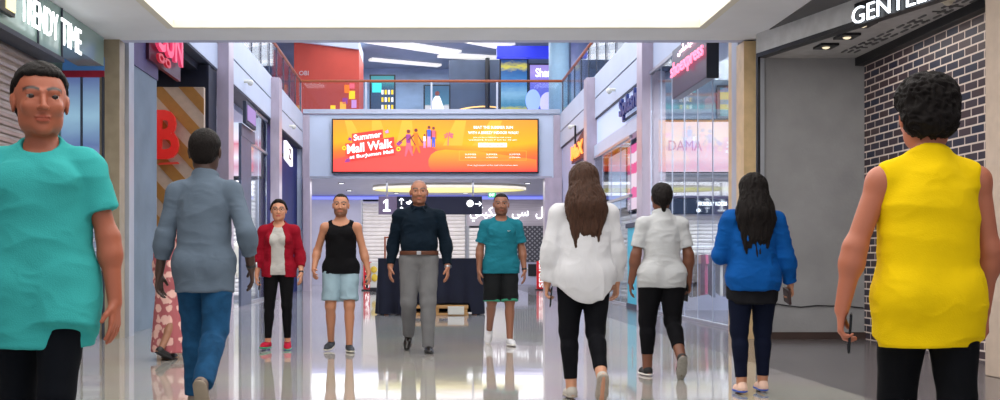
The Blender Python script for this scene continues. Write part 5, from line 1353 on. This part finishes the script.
# 2 --- woman in pink patterned dress
def woman_pink():
    root = place('woman in long dusty pink dress with pale blotches beside the man in blue-grey shirt', 171, 98, PI - .5)
    S = Human(1.53, dict(L=((.02, .12, -1), (.0, -.08, -1), (.05, 1, 0)), R=((.02, -.08, -1), (.0, -.2, -1), (.05, .95, -.25))),
              dict(L=((.12, .05, -1), (.02, .25, -1), (0, .2, -1)), R=((.12, 0, -1), (.02, .2, -1), (0, .2, -1))), fem=True, bust=.012, w=.98, v=.006)
    fig(S, root, srgb(150, 105, 82), None)
    m, nt, b = _nt('dress_print')
    tc = nt.nodes.new('ShaderNodeTexCoord'); vo = nt.nodes.new('ShaderNodeTexVoronoi'); vo.inputs['Scale'].default_value = 11
    nz = nt.nodes.new('ShaderNodeTexNoise'); nz.inputs['Scale'].default_value = 9
    mx = nt.nodes.new('ShaderNodeVectorMath'); mx.operation = 'MULTIPLY_ADD'; mx.inputs[1].default_value = (.12, .12, .12)
    nt.links.new(tc.outputs['Object'], nz.inputs['Vector']); nt.links.new(nz.outputs['Color'], mx.inputs[0]); nt.links.new(tc.outputs['Object'], mx.inputs[2])
    nt.links.new(mx.outputs[0], vo.inputs['Vector'])
    rp = nt.nodes.new('ShaderNodeValToRGB'); rp.color_ramp.elements[0].position = .42; rp.color_ramp.elements[1].position = .52
    rp.color_ramp.elements[0].color = (*srgb(226, 182, 172), 1); rp.color_ramp.elements[1].color = (*srgb(170, 92, 98), 1)
    nt.links.new(vo.outputs['Distance'], rp.inputs[0]); nt.links.new(rp.outputs[0], b.inputs['Base Color']); b.inputs['Roughness'].default_value = .85
    H = S.H
    def ex(F):
        F.u(cone(S.T(0, 0, .06), A3((0, 0, .08)), .098 * H, .135 * H, sq=((0, 1, 0), .85), flat=True), .05)
    S.top('dress', m, root, e=.016, t=1.8, e2=.022, extra=ex, hemf=lambda x, y, z: (.050 + .0 * x) - z, amp=.008, sc=(13, 13, 4), seed=5)
    sf = cloth('headscarf', (120, 66, 74))
    def hs(F):
        h = S.hh
        F.u(ell(S.Hd(0, .05, .12), A3((.40, .47, .42)) * h, S.Rh), .02); F.u(cone(S.Hd(0, .08, -.2), S.T(0, .0, .27), .30 * h, .44 * h), .05)
        F.sub(ell(S.Hd(0, -.45, -.08), A3((.26, .30, .36)) * h, S.Rh), .02)
    S.hair_mesh(sf, root, hs, .003, (20, 20, 20), name='headscarf')
    for n in 'LR': S.shoe(n, mat('shoe_black', srgb(22, 22, 24), .6, noise=.1), RUBB, root)
# 3 --- woman in red cardigan
def woman_red():
    root = place('smiling woman in red cardigan, grey top and glasses walking forward', 279, 89)
    S = Human(1.66, dict(R=((.06, .10, -1), (.05, -.02, -1), (.25, 1, .03)), L=((.02, .06, -1), (.0, -.14, -1), (.12, 1, -.12))),
              dict(R=((.17, -.08, -1), (.14, .12, -1), (.04, .1, -1)), L=((.24, -.14, -1), (.10, .45, -1), (0, .4, -1))),
              fem=True, bust=.014, w=1.04, head=(.08, .02, 0), limb=1.0, v=.0055, curl=(.35, .8))
    fig(S, root, srgb(196, 138, 108), None, lips=srgb(175, 70, 70))
    S.pants('leggings', cloth('leggings_black', (14, 14, 17), bump=.1), root, e=.004, t=1.9, e2=.003, waist=.05, amp=.0015)
    S.top('top', cloth('top_grey', (178, 176, 172)), root, e=.008, t=.0, hem=-.035, pe=.011, drape=(.078, .088), amp=.004, v=.02)
    def ex(F):
        H = S.H
        F.sub(cone(S.T(0, -.09, -.1), S.T(0, -.085, .22), .056 * H, .052 * H), .01); F.sub(cone(S.T(0, -.085, .2), S.T(0, -.06, .32), .052 * H, .038 * H), .01)
    S.top('cardigan', cloth('cardigan_red', (138, 16, 36)), root, e=.016, t=1.62, e2=.013, hem=-.05, pe=.018, drape=(.092, .104), extra=ex, amp=.004, seed=4)
    for n in 'LR': S.shoe(n, cloth('sneaker_crimson', (176, 30, 56)), mat('sole_green', srgb(40, 150, 110), .5, noise=.08), root, high=.004, lace=RUBB)
    def hr(F):
        h = S.hh; S.cap(F, .03, .36, -.32, .05)
        F.u(ell(S.Hd(0, .30, -.25), A3((.24, .22, .32)) * h, S.Rh), .03)
        for sd in (1, -1): F.u(cone(S.Hd(sd * .10, -.22, .44), S.Hd(sd * .36, .06, .05), .07 * h, .06 * h), .03)
    S.hair_mesh(HAIRB, root, hr, .002, (80, 80, 20))
    mb = MB(); h = S.hh
    for sd in (1, -1):
        c = A3((sd * .15, -.425, .03))
        pts = [S.Hd(*(c + A3((math.cos(a) * .105, 0, math.sin(a) * .075)))) for a in np.linspace(0, 2 * PI, 17)]
        for a, b in zip(pts, pts[1:]): mb.cyl(a, b, .0022, n=6)
        mb.cyl(S.Hd(sd * .255, -.425, .045), S.Hd(sd * .37, .04, .03), .002, n=6)
    mb.cyl(S.Hd(-.045, -.43, .04), S.Hd(.045, -.43, .04), .002, n=6)
    g = mb.build('glasses', WATCH, root)
    watch(S, root, 'L')
    phone(S, root, 'R', 'dark phone in the right hand of the woman in red cardigan')
# 4 --- man in black tank top
def man_tank():
    root = place('bearded man in black tank top and pale blue shorts walking forward', 341, 90)
    S = Human(1.735, dict(R=((.06, .12, -1), (.02, .0, -1), (.22, 1, .0)), L=((.03, .20, -1), (.0, .04, -1), (.2, 1, .0))),
              dict(R=((.34, -.26, -1), (.10, .50, -.80), (-.1, .8, -.6)), L=((.26, -.02, -1), (.26, .22, -1), (.1, .1, -1))),
              w=1.04, head=(.0, .0, .02), limb=1.02, v=.0055, curl=(.8, .45))
    fig(S, root, srgb(178, 122, 92), None, stubble=(srgb(70, 46, 34), .6))
    S.pants('shorts', cloth('shorts_ice', (140, 164, 176)), root, e=.020, t=.86, e2=.036, waist=.06, amp=.006, sc=(10, 10, 12), k=.02)
    H = S.H
    def ex(F):
        for sd in (1, -1):
            F.sub(ell(S.T(sd * .125, .0, .265), (.050 * H, .2 * H, .062 * H), S.Rt), .012)
    def tank(F): ex(F)
    S.top('tank_top', cloth('tank_black', (12, 12, 15)), root, e=.013, t=0, hem=-.035, pe=.026, drape=(.086, .096), neck=.058, v=.075, extra=ex, amp=.003)
    for n in 'LR': S.shoe(n, mat('trainer_dark', srgb(40, 44, 50), .7, noise=.15, scale=40), mat('sole_cream', srgb(200, 195, 180), .6, noise=.05), root, high=.004, lace=RUBB)
    S.hair_mesh(HAIRB, root, lambda F: S.cap(F, .016, .33, -.26, .06), .0012, (80, 80, 60))
    phone(S, root, 'L', 'dark phone in the left hand of the man in black tank top')
# 5 --- man in the navy shirt
def man_navy():
    root = place('shaven-headed man in dark navy shirt, brown belt and grey trousers walking forward', 419, 91)
    S = Human(1.88, dict(R=((.04, .06, -1), (.02, -.38, -1), (.10, .8, -.55)), L=((.01, .16, -1), (.0, .05, -1), (.12, 1, .0))),
              dict(R=((.22, -.14, -1), (.12, .24, -1), (.02, .2, -1)), L=((.26, -.04, -1), (.06, .26, -1), (.0, .2, -1))),
              w=1.17, belly=.016, head=(.03, .0, 0), limb=1.04, v=.006, lean=.01)
    fig(S, root, srgb(160, 106, 80), None, scalp=srgb(120, 82, 64), stubble=(srgb(100, 70, 56), .35))
    S.pants('trousers', cloth('trousers_grey', (108, 108, 110)), root, e=.018, t=2.06, e2=.026, waist=.048, amp=.004, sc=(9, 9, 8))
    S.band('belt', mat('belt_brown', srgb(92, 52, 34), .5, noise=.15), root, .035, .057, .026)
    c = S.T(0, -.088 - .012, .046)
    mb = MB(); mb.box(c[0] - .024, c[1] - .012, c[2] - .019, c[0] + .024, c[1] + .02, c[2] + .019, .003)
    mb.build('buckle', STEEL, root)
    S.top('shirt', cloth('shirt_navy', (10, 24, 36), noise=.15), root, e=.020, t=1.86, e2=.012, hem=.046, collar=True, amp=.005, sc=(8, 8, 12), seed=8, v=.05)
    lt = mat('leather_black', srgb(26, 20, 18), .25, noise=.1)
    for n in 'LR': S.shoe(n, lt, RUBB, root, slim=.92)
    watch(S, root, 'L', STEEL, .004)
# 6 --- man in the teal t-shirt
def man_teal_shorts():
    root = place('man in teal T-shirt and black shorts in front of the shutters', 501, 84)
    S = Human(1.79, dict(R=((.05, .10, -1), (.04, -.30, -1), (.15, .9, -.42)), L=((.02, .16, -1), (.0, .04, -1), (.15, 1, .0))),
              dict(R=((.22, -.04, -1), (.04, .14, -1), (0, .1, -1)), L=((.22, -.05, -1), (.10, .20, -1), (.0, .15, -1))),
              w=1.06, head=(-.06, .02, 0), limb=1.0, v=.006)
    fig(S, root, srgb(140, 92, 70), None, stubble=(srgb(70, 46, 36), .4))
    S.pants('shorts', cloth('shorts_black', (24, 26, 28)), root, e=.020, t=.99, e2=.040, waist=.05, amp=.005, sc=(9, 9, 12), k=.02)
    for n in 'LR':
        hp, kn, an = S.J['leg' + n]; d = nrm(kn - hp); b = hp + (kn - hp) * .975
        F = Field(.005); F.u(cone(b - d * .012, b + d * .012, (.0345) * S.H + .0415, (.034) * S.H + .042, flat=True, flata=True), 0)
        V, Q = F.mesh(); vq_mesh('hem_trim', V, Q, cloth('trim_green', (60, 140, 110)), root)
    o = S.top('tshirt', cloth('tee_teal', (28, 108, 124)), root, e=.015, t=.72, e2=.030, hem=-.055, pe=.034, drape=(.100, .108), amp=.005, seed=11)
    c = S.T(.045, -.098, .225)
    mb = MB(); u = .011
    pts = [(-1, .15), (-.6, -.3), (0, -.2), (1.6, .6), (0, .15), (-.55, .0), (-.8, .5)]
    mb.prism([(c[0] + a * u * 1.3, c[1], c[2] + b * u * 1.2) for a, b in pts], (0, .03, 0)); mb.build('swoosh', RUBW, o)
    w = cloth('sneaker_white', (205, 205, 208))
    for n in 'LR': S.shoe(n, w, RUBW, root, high=.006, lace=RUBW)
    S.hair_mesh(HAIRB, root, lambda F: S.cap(F, .018, .31, -.26, .06), .0012, (80, 80, 60))
    watch(S, root, 'L')
# long hair helper
def long_hair(S, low, half, wv=.05, back=.03):
    def fn(F):
        h = S.hh; H = S.H
        S.cap(F, .055, .30, -.5, .0)
        F.u(cone(S.Hd(0, .14, .10), S.T(0, .052, .29), .40 * h, half * H, sq=((0, 1, 0), .78)), .04)
        F.u(cone(S.T(0, .055, .30), S.T(-.004, .082, low + .03), half * H, half * H * .60, sq=((0, 1, 0), .42)), .05)
        for i, (x, w) in enumerate(((-.8, .30), (-.35, .34), (.1, .36), (.55, .30), (.9, .22))):
            F.u(cone(S.T(x * half, .07, low + .10), S.T(x * half * .66 + .004 * (i % 2), .084, low - .03 - .025 * (i % 3)), half * H * w, half * H * .06, sq=((0, 1, 0), .6)), .02)
    return fn
# 7 --- woman in the white blouse
def woman_white():
    root = place('woman with long brown hair walking away in loose white blouse and black leggings', 584, 138, PI + .05)
    S = Human(1.69, dict(L=((.03, .14, -1), (-.03, -.10, -1), (.02, 1, .0)), R=((-.02, -.02, -1), (-.05, -.42, -1), (.02, .55, -.83))),
              dict(L=((.24, -.02, -1), (.08, .16, -1), (.05, .2, -1)), R=((.20, .02, -1), (.10, .30, -1), (.0, .2, -1))),
              fem=True, bust=.01, w=1.06, head=(-.05, .04, 0), hip=1.06, ll=1.12, v=.006, curl=(.9, .5))
    fig(S, root, srgb(192, 138, 108), None)
    H = S.H
    hemf = lambda x, y, z: (S.base - (.045 + .085 * np.clip((y + .06) / .2, 0, 1) * np.clip(1 - (x / .2) ** 2, 0, 1)) * H) - z
    S.top('blouse', cloth('blouse_white', (204, 204, 208), noise=.03), root, e=.028, t=1.88, e2=.022, pe=.03, drape=(.112, .124), hemf=hemf, collar=False,
          amp=.009, sc=(8, 8, 5), seed=21, sq=.74)
    S.pants('leggings', cloth('leggings_black', (12, 13, 18), bump=.1), root, e=.006, t=1.84, e2=.005, amp=.002)
    w = cloth('sneaker_grey', (178, 172, 164))
    for n in 'LR': S.shoe(n, w, mat('sole_grey', srgb(160, 150, 138), .7, noise=.2, scale=60, bump=.4), root, high=.008, th=.012, lace=RUBW)
    S.hair_mesh(HAIRBR, root, long_hair(S, .170, .082), .006, (70, 70, 5))
    phone(S, root, 'L', 'phone in the left hand of the woman in white blouse')
# 8 --- woman in the pale polo
def woman_polo():
    root = place('woman with tied dark hair walking away in pale grey polo shirt', 662, 115.5, PI + .03)
    S = Human(1.66, dict(L=((.05, .16, -1), (.0, .0, -1), (.10, 1, .0)), R=((-.01, -.02, -1), (.0, -.30, -1), (.05, .62, -.78))),
              dict(L=((.22, .02, -1), (.15, .14, -1), (.05, .1, -1)), R=((.24, -.02, -1), (.05, .14, -1), (0, .1, -1))),
              fem=True, bust=.012, w=1.01, head=(.0, .03, 0), hip=1.12, limb=1.08, ll=1.2, v=.006, curl=(.4, .8))
    fig(S, root, srgb(112, 68, 48), None)
    S.top('polo_shirt', cloth('polo_pale', (184, 186, 188), noise=.03), root, e=.010, t=.74, e2=.018, hem=-.070, pe=.008, drape=(.090, .098), collar=True, amp=.004, sc=(8, 8, 14), seed=31)
    S.pants('leggings', cloth('leggings_black', (12, 12, 16), bump=.1), root, e=.006, t=1.72, e2=.006, amp=.002)
    blk = mat('sneaker_black', srgb(26, 26, 28), .7, noise=.1, scale=40)
    for n in 'LR': S.shoe(n, blk, RUBW if n == 'L' else mat('sole_stone', srgb(150, 146, 138), .7, noise=.15, scale=60, bump=.3), root, high=.002, lace=RUBW)
    def hr(F):
        h = S.hh; S.cap(F, .05, .30, -.30, .05)
        F.u(ell(S.Hd(.02, .40, -.02), A3((.22, .17, .24)) * h, S.Rh), .03); F.u(cone(S.Hd(.02, .42, -.1), S.Hd(.0, .34, -.5), .13 * h, .06 * h), .03)
    S.hair_mesh(HAIRB, root, hr, .003, (60, 60, 30))
    phone(S, root, 'R', 'dark phone in the right hand of the woman in pale polo shirt', off=(.028, .095, 0))
# 9 --- woman in blue sweatshirt
def woman_blue():
    root = place('woman with long dark hair walking away in bright blue sweatshirt and navy leggings', 753, 133, PI - .04)
    S = Human(1.63, dict(L=((.03, .06, -1), (-.02, -.12, -1), (.02, 1, -.02)), R=((.01, .20, -1), (.0, -.02, -1), (.02, 1, .02))),
              dict(L=((.26, .16, -1), (-.30, .85, .25), (-.2, .9, .3)), R=((.26, -.06, -1), (.26, .30, -1), (.2, .4, -1))),
              fem=True, bust=.01, w=1.04, head=(.12, .06, 0), hip=1.06, limb=1.02, ll=1.12, v=.006, curl=(.6, .9))
    fig(S, root, srgb(176, 122, 94), None)
    S.top('undershirt', cloth('undershirt_black', (24, 24, 28)), root, e=.008, t=0, hem=-.120, pe=.013, drape=(.078, .100), amp=.005, sc=(12, 12, 6))
    S.top('sweatshirt', cloth('sweat_blue', (8, 76, 146), noise=.1), root, e=.028, t=1.90, e2=.020, hem=-.058, drape=(.106, .114), amp=.008, sc=(8, 8, 12), seed=41, sq=.74)
    S.pants('leggings', cloth('leggings_navy', (12, 18, 38), bump=.1), root, e=.005, t=1.88, e2=.004, amp=.0015)
    w = cloth('sneaker_peach', (226, 190, 172)); sb = mat('sole_blue', srgb(46, 84, 178), .5, noise=.1)
    for n in 'LR': S.shoe(n, w, sb, root, high=.010, th=.013, lace=mat('lace_teal', srgb(60, 160, 150), .7, noise=.1))
    S.hair_mesh(HAIRB, root, long_hair(S, .165, .080), .007, (70, 70, 6))
    phone(S, root, 'R', 'dark wallet in the right hand of the woman in blue sweatshirt', name='wallet', size=(.045, .010, .06), cat='wallet',
          m=mat('wallet_brown', srgb(60, 42, 44), .6, noise=.1))
# 10 --- man in yellow vest, near
def man_yellow():
    root = place('man with curly black hair walking away in bright yellow sleeveless vest and black leggings', 928, 268, PI - .12)
    S = Human(1.64, dict(L=((.03, .16, -1), (.0, -.05, -1), (.05, 1, 0)), R=((.02, -.10, -1), (.0, -.35, -1), (.05, .8, -.5))),
              dict(L=((.36, .0, -1), (.20, .02, -1), (.05, .05, -1)), R=((.20, .10, -1), (.02, .3, -1), (0, .2, -1))),
              w=1.05, head=(.0, .04, 0), limb=1.05, v=.0055, lean=.02, curl=(.8, .5), hs=1.12)
    fig(S, root, srgb(176, 104, 78), None)
    H = S.H
    def ex(F):
        for sd in (1, -1): F.sub(ell(S.T(sd * .150, .0, .262), (.050 * H, .2 * H, .058 * H), S.Rt), .012)
    S.top('vest', cloth('vest_yellow', (236, 198, 6), noise=.04), root, e=.020, t=0, hem=-.118, pe=.022, drape=(.100, .106), extra=ex, amp=.005, sc=(7, 7, 9), seed=51, sq=.72)
    S.pants('leggings', cloth('leggings_black', (10, 11, 16), bump=.1), root, e=.008, t=1.9, e2=.006, amp=.002)
    for n in 'LR': S.shoe(n, mat('sneaker_black', srgb(26, 26, 28), .7, noise=.1, scale=40), RUBW, root, high=.004, lace=RUBW)
    def hr(F):
        h = S.hh
        F.u(ell(S.Hd(0, .04, .22), A3((.41, .46, .39)) * h, S.Rh), .02); F.u(ell(S.Hd(0, .20, -.06), A3((.36, .30, .30)) * h, S.Rh), .03)
        F.sub(rbox(S.Hd(0, -.62, -.3), A3((.6, .38, .6)) * h, S.Rh, .05 * h), .03); F.sub(rbox(S.Hd(0, -.40, -.42), A3((.6, .42, .5)) * h, S.Rh, .05 * h), .03)
    S.hair_mesh(HAIRB, root, hr, .009, (55, 55, 55), 5)
    phone(S, root, 'L', 'black phone in the left hand of the man in yellow vest')
# 11 --- person in teal T-shirt, near
def near_teal():
    root = place('short-haired person close by in turquoise T-shirt and black leggings walking forward', 42, 262, .08)
    S = Human(1.71, dict(R=((.02, -.06, -1), (.0, -.30, -1), (.05, .85, -.4)), L=((-.02, .24, -1), (-.02, .0, -1), (.05, 1, .05))),
              dict(R=((.22, -.10, -1), (.05, .20, -1), (0, .1, -1)), L=((.30, -.02, -1), (.12, .10, -1), (.02, .15, -1))),
              w=.98, head=(.35, .02, 0), limb=1.02, v=.0055, lean=.02, curl=(.25, .35), hs=1.13)
    fig(S, root, srgb(166, 92, 66), None)
    S.top('tshirt', cloth('tee_turquoise', (58, 166, 164), noise=.04), root, e=.020, t=.62, e2=.028, hem=-.135, pe=.046, drape=(.104, .114), amp=.006, sc=(7, 7, 9), seed=61, sq=.72)
    S.pants('leggings', cloth('leggings_black', (10, 13, 20), bump=.1), root, e=.008, t=1.9, e2=.008, amp=.002)
    for n in 'LR': S.shoe(n, mat('sneaker_black', srgb(26, 26, 28), .7, noise=.1, scale=40), RUBW, root, high=.004, lace=RUBW)
    S.hair_mesh(HAIRB, root, lambda F: S.cap(F, .045, .30, -.26, .06), .003, (60, 60, 40))
for f in (man_grey_shirt, woman_pink, woman_red, man_tank, man_navy, man_teal_shorts, woman_white, woman_polo, woman_blue, man_yellow, near_teal): f()
